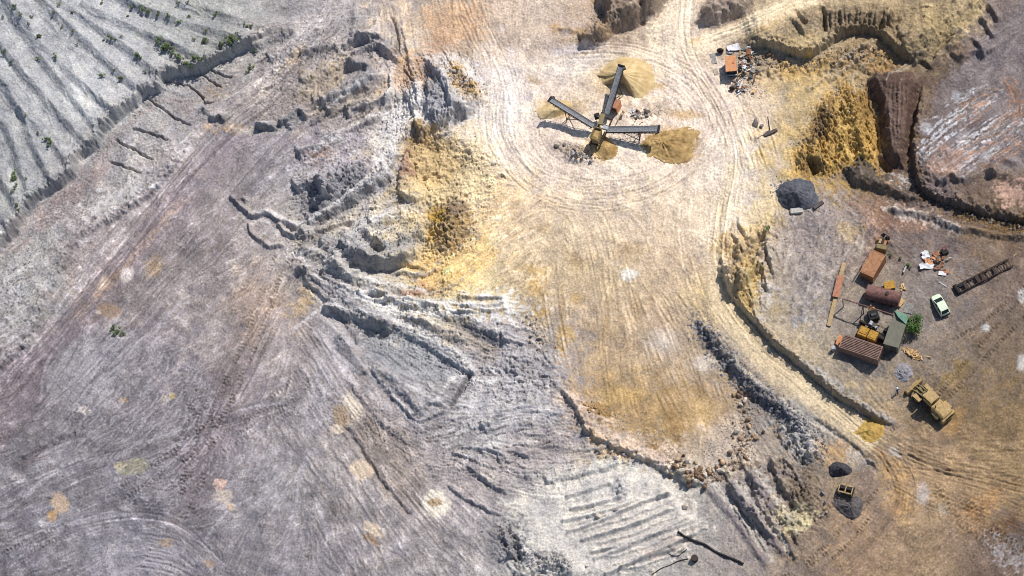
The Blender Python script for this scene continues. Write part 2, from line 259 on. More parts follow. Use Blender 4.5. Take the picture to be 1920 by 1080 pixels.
# grading over the works floor and screen yard
mound(1080, 285, 55, 24, 10, .9, 1); mound(1420, 262, 24, 14, 30, .5)
def crag(a, s, soft=20):
    w, m = polymask(s, soft); H[w] += a*m*(1.2-np.abs(L_mid[w])*1.3-.7*np.abs(N_sm[w])+.35*N_fine[w])
crag(0.099, "545,280 740,200 760,380 900,560 1050,720 960,760 800,720 640,600 540,480"); crag(0.087, "480,60 640,60 760,90 780,200 600,250 470,240"); crag(0.136, "735,170 790,95 880,95 915,190 830,255 750,260"); crag(0.2, "1488,320 1492,285 1530,200 1580,152 1640,165 1646,250 1638,310 1550,335"); crag(0.087, "1080,90 1120,0 1250,0 1230,30 1155,62"); crag(0.062, "1390,100 1480,20 1680,10 1840,0 1740,130 1640,60 1500,100"); crag(0.099, "1340,470 1450,410 1460,500 1420,600 1380,570"); crag(0.124, "1480,770 1540,790 1550,860 1500,890 1440,800"); crag(0.074, "1320,900 1500,870 1560,960 1480,1050 1400,1000"); crag(0.074, "560,760 1080,760 1180,870 1000,930 800,900", 40); crag(0.062, "1700,300 1760,370 1925,410 1925,445 1740,405 1570,315"); crag(0.043, "0,420 300,170 440,120 420,220 240,400 0,680"); crag(0.087, "735,330 780,240 900,270 960,330 880,480 800,480")
H[:] += np.where(GX < 1000, .018, .008)*L_mid + .006*L_fine + np.where(GX < 1000, .03, .012)*L_big + .026*N_fine + .02*N_sm + .012*fnoise(1.2, 4, .1)
# ------------------------------------------------------------------ ground colours
def grade(poly, a_, soft=30):                # how strongly the combed streaks show
    w, m = polymask(poly, soft); AMP[w] = AMP[w]*(1-m)+a_*m
AMP = np.full((NY, NX), .15, np.float32)
grade("-200,480 300,330 560,480 660,640 860,860 940,1000 930,1270 -200,1270", .24, 40); grade("920,-100 1300,-100 1380,480 1250,480 1000,400 930,260", .075); grade("0,0 440,60 250,190 0,450 -200,300 -200,-100", .09); grade("960,900 1250,860 1330,990 1150,1100 960,1100", .07)
grade("1720,140 1930,60 1930,330 1740,370", .26, 14); grade("900,400 1050,380 1080,560 900,560", .2)
patch((205,201,203), .75, 14, "690,380 705,310 700,255 722,200 752,165 790,95 860,92 905,130 918,190 850,230 790,236 750,262 742,330", 7)
patch((138,138,148), .8, 9, "792,112 815,108 828,150 842,205 826,240 800,228 788,170"); patch((150,150,158), .6, 9, "838,195 880,190 890,215 845,232"); patch((182,156,118), .75, 8, "838,120 862,115 872,150 905,165 908,190 880,190 850,165"); patch((150,128,112), .6, 8, "786,118 800,118 808,160 795,170")
patch((208,186,146), .6, 14, "735,338 742,290 755,258 780,237 828,250 870,262 915,290 962,335 930,372 860,385 800,372 765,380 742,365", 8); patch((184,156,112), .55, 12, "760,330 768,275 800,245 838,258 872,300 850,335 800,355", 8); patch((150,122,84), .7, 9, "750,262 778,232 812,238 800,268 765,282"); patch((150,112,104), .7, 8, "738,310 765,285 772,325 752,340"); patch((208,203,204), .6, 8, "722,335 735,270 752,262 744,340")
spot((236,226,214), .55, 945, 190, 60, 110, 0, .1); spot((236,226,212), .6, 1090, 120, 120, 30, -10, .1); spot((234,218,198), .5, 985, 320, 70, 50, 0, .1); patch((200,158,122), .6, 18, "800,20 850,0 905,10 900,60 860,100 810,90", 8); patch((188,150,122), .5, 16, "745,110 790,90 830,60 800,20 850,80 800,140 760,160", 8); patch((196,186,178), .6, 8, "722,60 745,48 752,80 780,75 778,95 745,92 725,80"); patch((190,166,146), .6, 12, "745,120 800,110 790,160 755,190 735,150", 6)
patch((222,186,126), .75, 14, "780,530 800,490 845,468 905,440 955,470 905,520 828,552 792,550", 9); patch((222,190,138), .6, 22, "880,480 960,440 1010,380 1000,330 940,350 880,420", 9); patch((226,200,166), .6, 24, "920,420 980,350 1080,380 1010,430 960,500", 9); patch((160,116,100), .8, 6, "735,548 800,535 815,548 780,556 740,553", 4); patch((205,172,112), .6, 14, "760,500 790,470 830,455 840,480 800,505 770,512", 6)
patch((152,124,80), .8, 9, "800,395 850,380 885,400 880,440 855,475 825,462 808,430", 7); spot((128,110,92), .9, 856, 390, 24, 17, 0, .6); spot((172,140,66), .8, 820, 402, 20, 18); spot((214,178,108), .7, 810, 440, 14, 18)
for x, y, a, b in ((1005,540,24,24),(1060,625,22,18),(1015,585,18,14),(1000,505,30,12),(1080,560,16,14),(1050,660,14,26)): spot((204,168,108), .7, x, y, a, b, 0, .2)
patch((178,148,104), .6, 16, "1060,730 1130,700 1230,730 1330,740 1362,780 1330,835 1250,860 1190,835 1115,790", 16); spot((212,182,128), .55, 1312, 775, 32, 34, 30, .2); spot((150,118,72), .6, 1265, 800, 16, 42, -30, .3); spot((158,122,66), .6, 1125, 770, 30, 18); spot((160,124,78), .6, 1250, 845, 45, 16, 10); spot((196,164,106), .6, 1165, 740, 45, 20)
for x, y, a, b, g in ((1195,580,20,28,0),(1220,560,10,26,0),(1135,610,9,60,4),(1080,490,30,16,30),(1020,430,22,14,0),(1180,470,40,22,0),(1055,590,10,50,0)): spot((168,142,106), .6, x, y, a, b, g, .1)
spot((238,232,226), .8, 1178, 515, 18, 12); spot((222,210,196), .6, 1320, 680, 26, 16); spot((224,214,202), .5, 1240, 640, 40, 30, 0, .1)
patch((168,163,168), .85, 14, "880,590 970,590 1000,640 1045,660 1055,725 1080,770 1040,780 960,750 900,700", 8); patch((218,194,176), .8, 12, "1045,735 1090,755 1150,800 1215,830 1262,850 1262,895 1190,850 1120,830 1085,775 1030,745", 7); patch((202,186,170), .55, 20, "1240,850 1400,760 1420,860 1330,905", 8)
patch((212,205,195), .85, 16, "960,950 1010,905 1130,868 1235,878 1305,955 1325,985 1210,1080 980,1090 985,1030", 9); patch((128,126,130), .6, 10, "925,975 960,985 978,1030 970,1060 935,1050", 7); patch((128,126,130), .5, 10, "1000,1035 1060,1040 1065,1070 1005,1075", 7); spot((168,166,166), .6, 1165, 912, 22, 28); patch((176,158,152), .6, 10, "1215,1030 1260,1010 1265,1025 1220,1045", 6); patch((210,180,140), .6, 9, "1102,822 1130,850 1175,858 1140,838 1110,812", 5)
patch((210,207,208), .75, 12, "545,470 600,520 700,560 830,575 890,565 950,555 1000,580 940,600 860,590 740,600 640,560", 12); patch((206,203,203), .85, 8, "735,600 770,615 830,655 890,690 870,705 820,672 750,625", 4); patch((134,133,138), .5, 9, "770,640 850,665 880,700 840,700 760,680 660,690 680,650", 9); patch((138,136,144), .45, 12, "560,470 620,500 660,545 740,600 660,580 600,540", 8); patch((152,140,132), .6, 7, "845,605 880,612 945,650 930,670 880,640", 4)
patch((120,120,128), .6, 10, "590,335 690,320 745,320 700,365 600,410 570,380", 10); patch((130,130,138), .55, 10, "600,420 660,430 690,460 740,470 690,485 620,470 580,440", 9); patch((128,128,136), .5, 10, "735,440 790,425 790,455 740,462"); patch((200,196,198), .5, 14, "640,400 760,370 790,385 700,420 640,450", 9); patch((186,170,150), .5, 12, "560,455 650,400 740,370 650,430", 9); patch((128,128,138), .6, 8, "640,90 690,65 735,78 745,100 700,100"); patch((130,128,136), .5, 9, "645,105 700,120 690,150 640,160 640,130"); patch((180,160,130), .45, 22, "560,180 620,100 660,90 640,160 600,190", 9); patch((206,176,138), .55, 9, "690,180 715,160 725,172 700,186"); patch((190,166,140), .5, 12, "530,120 560,90 575,100 555,130"); patch((176,130,92), .5, 9, "585,288 605,280 612,292 592,298")
patch((186,158,112), .6, 12, "540,590 560,560 575,520 590,540 575,580 555,610", 7); patch((118,116,122), .5, 10, "553,378 600,350 620,400 575,420")
# left flats
patch((140,128,134), .6, 12, "-200,900 0,700 120,590 220,480 330,340 420,235 460,260 380,360 280,480 170,620 60,760 0,850", 8); stroke((190,164,140), .4, 12, "140,600 200,530 260,470 300,420 350,370", True, .9); stroke((184,156,130), .45, 12, "175,565 210,530 250,490", True, .8); spot((214,194,172), .7, 195, 532, 16, 10, -50); spot((222,214,208), .8, 238, 515, 16, 14, -60); spot((206,178,142), .6, 290, 500, 16, 24, 20)
patch((196,195,195), .4, 10, "5,520 40,520 62,560 60,580 15,570", 8); patch((192,191,192), .35, 10, "0,610 40,600 50,640 80,630 60,650 0,660", 8); patch((140,122,122), .6, 14, "60,400 110,360 150,330 200,290 215,310 150,380 100,410 30,470", 8); patch((196,194,194), .6, 12, "150,390 260,330 280,350 230,390 170,420", 10); patch((196,188,184), .5, 10, "250,270 300,280 330,270 300,310 220,320", 9); patch((198,164,128), .6, 8, "385,228 425,238 470,240 440,246 385,240", 4); patch((128,128,132), .6, 6, "365,210 385,195 398,215 425,222 420,230 380,228"); patch((176,152,128), .6, 10, "392,170 415,172 412,182 390,182"); patch((148,132,132), .5, 10, "310,180 360,195 370,225 330,215")
def late_spots():
    for c, x, y, a, b, g in (((226,216,208),157,768,13,8,0),((206,198,184),312,748,16,10,-20),((176,160,112),325,744,8,7,0),((152,150,124),250,876,36,17,-10),((206,196,160),226,872,14,8,-20),((220,188,172),413,908,14,14,0),((196,172,142),432,950,9,8,0),((194,172,148),112,945,19,24,-20),((188,158,116),97,966,10,12,0),((178,160,138),312,1018,15,10,0),((164,144,130),393,1057,15,9,0),((212,194,172),678,882,24,22,20),((222,212,196),660,760,16,30,-30),((164,146,122),640,780,18,26,-25),((220,206,188),632,805,14,10,0),((230,222,206),818,945,28,30,0),((162,138,104),815,943,13,9,0),((222,206,184),700,992,24,12,35),((164,142,118),695,1010,18,8,30),((176,150,112),232,750,10,6,0),((192,180,170),420,930,20,16,0),((118,110,112),225,618,16,14,0),((150,130,112),205,582,26,16,10),((196,186,178),185,585,6,4,0)):
        spot(c, .8, x, y, a*.85, b*.85, g, .8)
    for c, a, s, sf in (((116,110,118),.45,'40,760 90,660 130,640 110,740 60,800',14),((118,110,114),.4,'330,850 400,840 390,980 330,960',20),((176,174,181),.45,'160,640 220,600 260,640 200,740 130,780 130,700',14),((172,170,178),.35,'590,600 650,620 660,720 600,720',22),((114,108,116),.4,'150,800 260,740 330,760 240,840 160,860',22),((120,112,112),.35,'380,700 440,640 460,700 410,780',18),((176,175,183),.35,'560,760 600,720 640,740 600,800',16),((122,116,122),.35,'420,1010 470,990 480,1040 430,1060',16),((174,172,180),.35,'480,880 540,860 540,960 480,960',16)): patch(c, a, sf, s, 9)
patch((112,104,112), .6, 9, "30,868 80,835 143,812 140,825 70,862 40,872"); ridge(-.5, 9, 7, "35,868 90,838 143,815"); patch((176,175,184), .4, 30, "150,1060 180,1000 260,975 330,1000 340,1090 160,1090", 12); patch((126,112,110), .45, 40, "330,860 380,780 430,620 520,520 540,600 440,760 400,920 330,990", 10); patch((176,150,122), .35, 26, "420,560 480,500 530,560 470,640", 9)
patch((156,140,122), .4, 26, "690,760 760,820 800,880 760,960 700,900 660,820", 9); patch((192,190,194), .5, 18, "830,760 920,720 1020,730 1060,790 980,830 880,860", 12); patch((160,148,150), .5, 24, "960,800 1080,790 1100,860 1000,900 940,880", 8)
# right side
patch((182,148,88), .85, 9, "1488,322 1490,285 1512,262 1530,200 1546,172 1580,155 1632,162 1642,200 1645,250 1640,308 1600,300 1550,335 1510,340", 6); patch((124,100,70), .75, 8, "1530,200 1560,185 1575,225 1545,250 1515,270", 8); patch((122,96,58), .6, 8, "1590,165 1630,170 1640,215 1620,240 1600,200", 9); patch((214,186,122), .6, 8, "1568,200 1590,205 1615,300 1595,300 1580,250", 6); patch((112,90,62), .7, 8, "1497,290 1530,285 1548,318 1515,335", 7); patch((96,84,78), .5, 8, "1535,225 1560,250 1530,265")
patch((98,79,72), .95, 6, "1620,152 1640,128 1712,124 1730,155 1716,220 1706,270 1704,325 1680,332 1655,300 1650,240 1640,195", 4); patch((80,62,56), .6, 5, "1665,150 1705,142 1712,155 1700,170 1668,165"); patch((86,66,58), .6, 5, "1700,165 1725,160 1710,225 1700,260"); patch((116,98,92), .5, 5, "1660,170 1690,168 1690,290 1668,290")
patch((80,74,70), .95, 8, "1570,310 1612,300 1660,330 1740,372 1700,384 1620,358 1580,340", 6); patch((128,110,96), .6, 8, "1590,330 1640,340 1740,375 1640,362"); patch((196,190,190), .6, 5, "1680,325 1700,328 1712,345 1690,345"); patch((84,70,56), .7, 8, "1700,300 1725,310 1740,360 1800,385 1925,410 1925,425 1790,395 1720,375", 5); patch((124,100,68), .7, 8, "1790,395 1925,415 1925,445 1830,425 1740,400", 5)
patch((160,148,142), .6, 20, "1440,400 1500,390 1560,370 1640,375 1640,440 1560,520 1470,560 1430,540", 12); patch((178,150,98), .7, 14, "1345,470 1360,440 1440,410 1470,420 1430,450 1420,500 1430,570 1400,590 1372,555", 8); patch((206,184,144), .6, 14, "1440,330 1465,380 1450,420 1400,450 1390,400", 9); patch((122,112,102), .6, 8, "1362,510 1385,495 1402,510 1390,540 1365,540"); patch((116,108,104), .6, 8, "1350,495 1395,470 1408,455 1412,465 1375,500 1355,515"); patch((184,162,112), .6, 8, "1400,490 1425,490 1420,555 1405,560 1400,530", 6); patch((172,172,180), .5, 10, "1425,530 1450,540 1440,600 1425,600"); patch((192,164,112), .5, 9, "1570,420 1620,420 1620,440 1575,450"); patch((120,112,116), .6, 12, "1480,410 1560,395 1560,440 1520,450 1510,490 1500,440", 9); patch((150,104,72), .45, 12, "1600,385 1640,370 1690,390 1740,410 1700,440 1640,450", 12); patch((196,186,180), .6, 8, "1665,388 1700,395 1740,402 1800,424 1790,436 1740,412 1690,412", 6)
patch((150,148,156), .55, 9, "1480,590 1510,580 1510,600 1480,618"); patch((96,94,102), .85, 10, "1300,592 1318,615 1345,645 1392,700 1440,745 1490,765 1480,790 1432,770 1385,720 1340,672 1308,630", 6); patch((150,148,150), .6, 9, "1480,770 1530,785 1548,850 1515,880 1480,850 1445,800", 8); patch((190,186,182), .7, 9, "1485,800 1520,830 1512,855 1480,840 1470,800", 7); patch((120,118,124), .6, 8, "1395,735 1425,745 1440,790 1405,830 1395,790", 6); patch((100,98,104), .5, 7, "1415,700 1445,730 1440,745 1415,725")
stroke((206,196,184), .6, 7, "1360,655 1400,700 1450,740 1500,775 1540,800 1580,825", True, .3); patch((132,118,108), .8, 8, "1420,610 1450,640 1505,680 1560,728 1620,768 1690,800 1660,806 1600,775 1500,700 1440,655", 4); stroke((176,172,172), .6, 9, "1500,672 1560,715 1620,760 1680,795", True, .5); stroke((224,206,168), .6, 5, "1352,380 1345,450 1342,500 1356,560 1390,610", True, .2); stroke((232,212,166), .5, 18, "1375,300 1362,360 1355,420", True, .3)
stroke((208,186,154), .6, 36, "1345,470 1352,555 1395,625 1475,702 1560,768 1650,832", True, .15); stroke((226,205,170), .5, 30, "1285,98 1380,55 1450,25 1540,-15", True, .2); stroke((228,210,184), .5, 40, "1290,-60 1285,30 1255,100", True, .2)
for s in ("1350,560 1400,625 1480,690 1560,748 1640,812","1345,590 1420,670 1520,745 1600,808","1358,556 1420,630 1500,692 1580,752 1650,800"): stroke((156,134,102), .6, 4, s, True, .5)
patch((98,86,74), .7, 10, "1490,880 1520,880 1525,960 1500,960 1485,920", 8); patch((206,194,160), .7, 10, "1460,955 1490,950 1525,960 1520,985 1480,1005 1465,985", 6); patch((196,156,108), .5, 14, "1540,830 1580,825 1600,860 1560,870 1530,860", 6); patch((170,166,164), .6, 8, "1590,840 1620,850 1640,880 1610,885 1592,860", 6); patch((120,104,98), .5, 9, "1610,870 1640,870 1640,935 1600,940", 6)
patch((186,148,96), .5, 20, "1650,850 1700,880 1712,960 1680,970 1655,900", 8); spot((216,206,190), .6, 1680, 848, 16, 8, 40); spot((186,184,184), .5, 1730, 925, 14, 22); spot((172,160,142), .5, 1770, 955, 14, 12); patch((96,68,42), .7, 18, "1850,985 1900,960 1930,990 1930,1030 1880,1020", 8); patch((188,184,182), .55, 14, "1855,1010 1930,1040 1930,1070 1870,1050", 9); patch((100,102,104), .5, 16, "1890,1000 1930,990 1930,1030 1900,1030", 6); patch((182,138,88), .5, 16, "1800,960 1860,920 1880,940 1830,1000", 8); patch((112,92,80), .6, 14, "1800,1050 1840,1050 1850,1090 1800,1090"); spot((206,206,208), .7, 1848, 614, 9, 10, -30); spot((214,212,212), .7, 1915, 555, 8, 14); spot((206,202,202), .7, 1915, 680, 10, 20); spot((150,124,76), .5, 1795, 700, 40, 16, -40); spot((178,140,86), .5, 1790, 790, 18, 30, 30)
for c, a, s in (((126,110,92),.6,'1500,20 1560,10 1640,14 1690,36 1650,60 1600,52 1545,60 1505,44'),((140,122,100),.6,'1640,62 1690,44 1730,60 1740,100 1725,122 1690,84'),((192,172,134),.6,'1480,62 1545,66 1530,92 1500,100 1480,92 1440,82 1400,90 1420,66'),((120,106,92),.55,'1700,110 1730,60 1790,50 1800,90 1740,125'),((186,164,124),.5,'1700,40 1780,0 1840,-10 1830,40 1760,60')): patch(c, a, 10, s, 6)
for k in range(34):
    x_ = 1520+k*6.5+random.gauss(0,3); stroke((96,82,70) if k % 2 else (176,154,122), .45, random.uniform(1.6,3.4), '%g,%g %g,%g %g,%g' % (x_, 60+random.gauss(0,3), x_+random.gauss(0,4), 40, x_+random.gauss(2,6), 12+random.gauss(0,8)), True, .4)
# salt streaked flat, upper right
patch((134,126,130), .6, 16, "1735,250 1760,150 1850,60 1925,0 1925,320 1760,350"); 
for s, c in (("1720,300 1780,250 1840,205",0),("1722,285 1770,238 1840,190",0),("1760,320 1830,265 1920,215",0),("1745,315 1800,275 1860,235 1925,200",0),("1785,330 1850,275 1900,235",0),("1790,225 1830,195 1870,170",0),("1780,190 1830,165",0),("1850,300 1890,262 1925,235",0),("1728,240 1750,235",0),("1880,150 1900,190 1885,225 1860,250",1),("1890,145 1912,190 1900,230",1),("1800,205 1840,180 1865,175",1),("1790,235 1830,215 1850,200",1),("1800,300 1850,270 1900,250",1),("1835,318 1880,290 1925,262",1)):
    for k in range(16):
        p_ = pts(s)+np.array([random.gauss(0, 7), random.gauss(0, 7)], np.float32); n_ = random.random()
        stroke(((206,205,212),(164,128,108),(104,92,88))[c if n_ < .66 else 2], .65, random.uniform(1.2, 2.8), " ".join("%g,%g" % (a_+random.gauss(0,3), b_+random.gauss(0,3)) for a_, b_ in p_), True, .7)
spot((190,190,196), .4, 1738, 240, 14, 12); spot((190,190,196), .3, 1805, 252, 15, 9, -20); spot((188,188,194), .6, 1795, 178, 8, 12); spot((186,186,192), .3, 1850, 290, 20, 9, -35); patch((158,126,110), .7, 8, "1738,312 1768,276 1800,280 1815,296 1800,322 1760,336", 5); patch((150,120,96), .6, 10, "1770,105 1800,80 1820,90 1800,115", 6); patch((112,94,80), .7, 10, "1790,345 1850,312 1930,320 1930,400 1840,385", 6); patch((182,150,136), .8, 8, "1870,350 1925,335 1925,385 1880,380", 6); patch((190,168,126), .5, 20, "1700,100 1740,60 1800,30 1835,0 1840,40 1790,70 1740,110", 10); patch((124,108,90), .8, 12, "1545,60 1560,25 1640,25 1690,40 1640,62", 8); patch((118,104,88), .5, 10, "1690,115 1700,85 1740,90 1722,125", 6); patch((130,114,96), .75, 12, "1440,60 1490,20 1520,40 1545,70 1510,98 1470,90", 10); patch((198,176,134), .5, 14, "1480,60 1530,60 1540,80 1500,98 1470,88"); patch((134,112,86), .6, 10, "1390,100 1480,110 1560,100 1620,70 1700,120 1640,130 1520,140 1400,135", 9); patch((190,156,92), .5, 12, "1460,120 1560,110 1520,180 1470,160", 9); patch((178,140,86), .45, 14, "1600,110 1660,90 1680,120 1640,130", 6); patch((196,170,122), .5, 12, "1480,170 1530,150 1560,150 1530,190 1500,230", 8)
patch((128,112,98), .75, 9, "1082,92 1078,78 1098,55 1125,20 1112,-60 1260,-60 1250,0 1232,28 1200,46 1155,62 1120,88", 6); patch((164,138,106), .6, 9, "1120,40 1150,30 1140,60 1110,70", 6); patch((170,136,92), .6, 10, "1032,45 1070,42 1090,60 1050,70", 6); patch((146,130,120), .7, 10, "1300,46 1312,5 1360,-30 1430,-20 1390,28 1345,52", 6); patch((190,160,110), .5, 9, "1290,82 1310,70 1325,72 1300,86"); spot((206,200,200), .5, 1080, 92, 60, 10, -10); patch((196,162,110), .4, 16, "1390,60 1450,30 1500,10 1480,30 1420,62", 8)
# stained ground round the screen plant
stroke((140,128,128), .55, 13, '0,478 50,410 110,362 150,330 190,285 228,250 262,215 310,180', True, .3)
for c, x, y, a, b, g in (((200,172,120),1168,146,68,46,0),((190,152,92),1040,205,42,20,20),((182,142,74),1260,270,62,38,15),((206,166,92),1120,280,34,26,0),((176,152,118),1080,200,30,18,0),((196,160,100),1280,215,40,12,0),((128,116,104),1065,280,45,16,15),((150,134,116),1230,200,45,22,0),((186,160,126),1000,150,20,8,30),((190,150,84),1308,78,16,7,-20),((140,126,110),1405,100,50,40,0),((196,170,128),1440,150,40,24,0),((120,106,92),1395,80,30,12,-20),((196,164,108),1235,160,18,8,0)):
    spot(c, .65, x, y, a, b, g, .3)
# combed variation: pale dust over darker damp ground
patchy = np.clip(.62+.38*N_mid+.3*N_big, .1, 1.7); grain = fnoise(1.2, 4, .1)
NS = np.where(GX+40*N_mid < 930, .52, .44)
n = AMP*patchy*(.14*L_mid+.26*L_big+.08*L_fine)+NS*(.06*N_mid+.07*N_sm+.09*N_fine+.13*grain+.05*N_blk)
dust = np.clip(AMP-.10, 0, .1)/.1*np.where(GX < 1020, 1, .3); w_, m_ = polymask('1440,400 1560,380 1700,410 1720,480 1560,560 1540,660 1470,600 1430,560', 24); dust[w_] = dust[w_]*(1-m_)+m_*1.0
for lo, hi, c_, k_ in ((.55, 1.5, (186,184,191), .55), (-.6, -1.6, (112,105,110), .6)):
    q_ = (.2*L_mid+.6*N_sm+.55*L_big+.55*N_fine+.35*N_blk)*(1 if hi > 0 else -1)
    lay((slice(None), slice(None)), sst(abs(lo), abs(hi), q_)*k_*.42*dust*np.clip(patchy, 0, 1), c_)
COL *= np.exp(n[..., None]*np.array([.94, 1.0, 1.08], np.float32)); COL *= np.exp((.05*N_mid)[..., None]*np.array([1.1, 1, .6], np.float32))
lg = np.where(GX < 1000, .9, .4)*AMP; COL *= np.exp((lg*.5*fnoise(40, 160, .8))[..., None]*np.ones(3, np.float32))
stroke((216,197,168), .6, 32, '1345,470 1352,555 1395,625 1475,702 1560,768 1650,832', True, 0)
stroke((234,216,190), .6, 24, '1275,-60 1284,20 1268,80 1210,120', True, .1); stroke((234,215,186), .65, 20, '1275,105 1380,55 1450,25 1540,-15', True, .1); stroke((226,208,182), .35, 22, '1300,130 1348,215 1372,300 1358,400', True, .2)
late_spots()
patch((122, 122, 130), 0.5, 5, '555,495 605,535 680,570 735,605 700,620 645,590 605,555', 2)  # grey bank faces: shade of the slopes painted into the soil colour
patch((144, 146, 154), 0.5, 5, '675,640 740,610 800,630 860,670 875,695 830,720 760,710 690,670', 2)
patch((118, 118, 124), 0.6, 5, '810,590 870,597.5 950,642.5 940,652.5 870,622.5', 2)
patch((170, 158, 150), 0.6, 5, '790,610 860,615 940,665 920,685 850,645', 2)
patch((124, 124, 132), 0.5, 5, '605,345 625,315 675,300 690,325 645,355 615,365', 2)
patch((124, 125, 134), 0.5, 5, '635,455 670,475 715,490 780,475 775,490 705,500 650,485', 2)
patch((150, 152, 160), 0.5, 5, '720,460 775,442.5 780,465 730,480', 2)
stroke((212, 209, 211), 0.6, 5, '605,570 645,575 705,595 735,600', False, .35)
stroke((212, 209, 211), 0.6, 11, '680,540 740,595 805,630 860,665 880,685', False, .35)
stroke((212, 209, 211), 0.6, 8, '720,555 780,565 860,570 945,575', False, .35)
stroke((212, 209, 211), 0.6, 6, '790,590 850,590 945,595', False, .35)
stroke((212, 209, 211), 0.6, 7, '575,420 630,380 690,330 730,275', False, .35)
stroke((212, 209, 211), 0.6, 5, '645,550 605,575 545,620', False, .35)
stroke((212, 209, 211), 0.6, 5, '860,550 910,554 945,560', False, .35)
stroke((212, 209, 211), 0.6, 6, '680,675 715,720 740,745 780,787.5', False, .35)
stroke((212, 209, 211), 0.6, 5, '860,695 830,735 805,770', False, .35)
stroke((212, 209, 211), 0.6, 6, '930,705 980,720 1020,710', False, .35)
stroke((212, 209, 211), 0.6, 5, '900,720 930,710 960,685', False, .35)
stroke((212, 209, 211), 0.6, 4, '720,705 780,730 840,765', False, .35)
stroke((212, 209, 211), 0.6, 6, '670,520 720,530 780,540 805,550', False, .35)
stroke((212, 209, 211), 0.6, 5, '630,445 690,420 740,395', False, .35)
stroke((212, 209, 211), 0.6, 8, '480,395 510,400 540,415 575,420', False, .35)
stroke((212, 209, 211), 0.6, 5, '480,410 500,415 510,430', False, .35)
stroke((112, 110, 118), 0.55, 4, '610,575 640,595 655,625 680,645', False, .35)  # dark lines below the bank edges: their shade drawn as colour
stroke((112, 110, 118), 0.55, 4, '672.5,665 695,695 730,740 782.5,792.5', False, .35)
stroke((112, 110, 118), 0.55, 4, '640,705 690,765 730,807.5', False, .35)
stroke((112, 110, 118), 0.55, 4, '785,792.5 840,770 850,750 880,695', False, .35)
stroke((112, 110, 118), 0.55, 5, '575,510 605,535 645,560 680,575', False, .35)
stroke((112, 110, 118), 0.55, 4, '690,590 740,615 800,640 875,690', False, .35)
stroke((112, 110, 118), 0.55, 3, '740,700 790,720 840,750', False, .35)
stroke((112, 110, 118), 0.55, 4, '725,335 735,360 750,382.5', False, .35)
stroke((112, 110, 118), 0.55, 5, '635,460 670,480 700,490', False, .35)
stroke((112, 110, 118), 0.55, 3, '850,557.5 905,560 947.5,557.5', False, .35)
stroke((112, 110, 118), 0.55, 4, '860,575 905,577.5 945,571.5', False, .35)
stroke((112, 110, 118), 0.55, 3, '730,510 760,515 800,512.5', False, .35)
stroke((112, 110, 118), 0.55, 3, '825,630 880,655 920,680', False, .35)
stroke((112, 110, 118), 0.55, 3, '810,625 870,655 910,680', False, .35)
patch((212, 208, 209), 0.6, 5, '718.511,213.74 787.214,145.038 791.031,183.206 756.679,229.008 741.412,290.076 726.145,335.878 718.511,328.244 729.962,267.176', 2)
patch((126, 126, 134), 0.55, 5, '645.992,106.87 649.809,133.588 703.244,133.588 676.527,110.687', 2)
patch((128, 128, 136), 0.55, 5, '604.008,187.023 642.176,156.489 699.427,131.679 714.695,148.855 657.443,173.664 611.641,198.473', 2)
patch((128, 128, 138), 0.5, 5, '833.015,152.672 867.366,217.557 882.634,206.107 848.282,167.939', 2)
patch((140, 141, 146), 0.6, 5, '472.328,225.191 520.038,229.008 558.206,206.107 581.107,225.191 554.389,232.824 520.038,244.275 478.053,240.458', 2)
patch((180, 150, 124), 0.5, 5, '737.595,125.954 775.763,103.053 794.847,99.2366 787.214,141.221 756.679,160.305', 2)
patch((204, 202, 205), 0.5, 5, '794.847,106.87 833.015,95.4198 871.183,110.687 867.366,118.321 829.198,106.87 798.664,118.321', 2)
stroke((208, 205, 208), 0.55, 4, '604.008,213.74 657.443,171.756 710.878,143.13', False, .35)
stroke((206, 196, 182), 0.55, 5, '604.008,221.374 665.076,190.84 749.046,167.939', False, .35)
stroke((118, 114, 122), 0.55, 4, '655.534,211.832 691.794,200.382 729.962,187.023', False, .35)  # shade under the ledge ridge, painted as a dark stroke
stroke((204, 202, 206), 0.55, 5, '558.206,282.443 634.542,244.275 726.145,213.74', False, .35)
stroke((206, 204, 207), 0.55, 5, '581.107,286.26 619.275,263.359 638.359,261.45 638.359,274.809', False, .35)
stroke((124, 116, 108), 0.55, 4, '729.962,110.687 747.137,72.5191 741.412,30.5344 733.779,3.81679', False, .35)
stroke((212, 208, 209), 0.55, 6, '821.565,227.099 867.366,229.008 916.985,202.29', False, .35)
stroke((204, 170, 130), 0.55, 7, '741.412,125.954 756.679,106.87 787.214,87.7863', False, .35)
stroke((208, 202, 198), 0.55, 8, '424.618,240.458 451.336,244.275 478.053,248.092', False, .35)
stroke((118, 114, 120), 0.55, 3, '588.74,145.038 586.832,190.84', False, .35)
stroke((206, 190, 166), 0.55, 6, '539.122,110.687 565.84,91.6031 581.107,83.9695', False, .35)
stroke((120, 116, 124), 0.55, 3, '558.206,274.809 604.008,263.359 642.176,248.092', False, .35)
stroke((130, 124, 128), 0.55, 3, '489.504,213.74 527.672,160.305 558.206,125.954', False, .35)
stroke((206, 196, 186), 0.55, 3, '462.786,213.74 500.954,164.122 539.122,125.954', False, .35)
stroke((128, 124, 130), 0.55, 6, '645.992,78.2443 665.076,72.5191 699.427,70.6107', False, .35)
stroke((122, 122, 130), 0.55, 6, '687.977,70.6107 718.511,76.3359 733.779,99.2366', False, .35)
patch((174, 172, 178), 0.45, 5, '85,690 150,630 225,640 175,730 90,760', 2)
stroke((186, 184, 190), 0.5, 6, '200,690 280,625 350,555', False, .35)
stroke((184, 182, 188), 0.5, 5, '120,780 165,740 200,700', False, .35)
stroke((112, 106, 114), 0.5, 5, '165,725 235,650 320,570', False, .35)
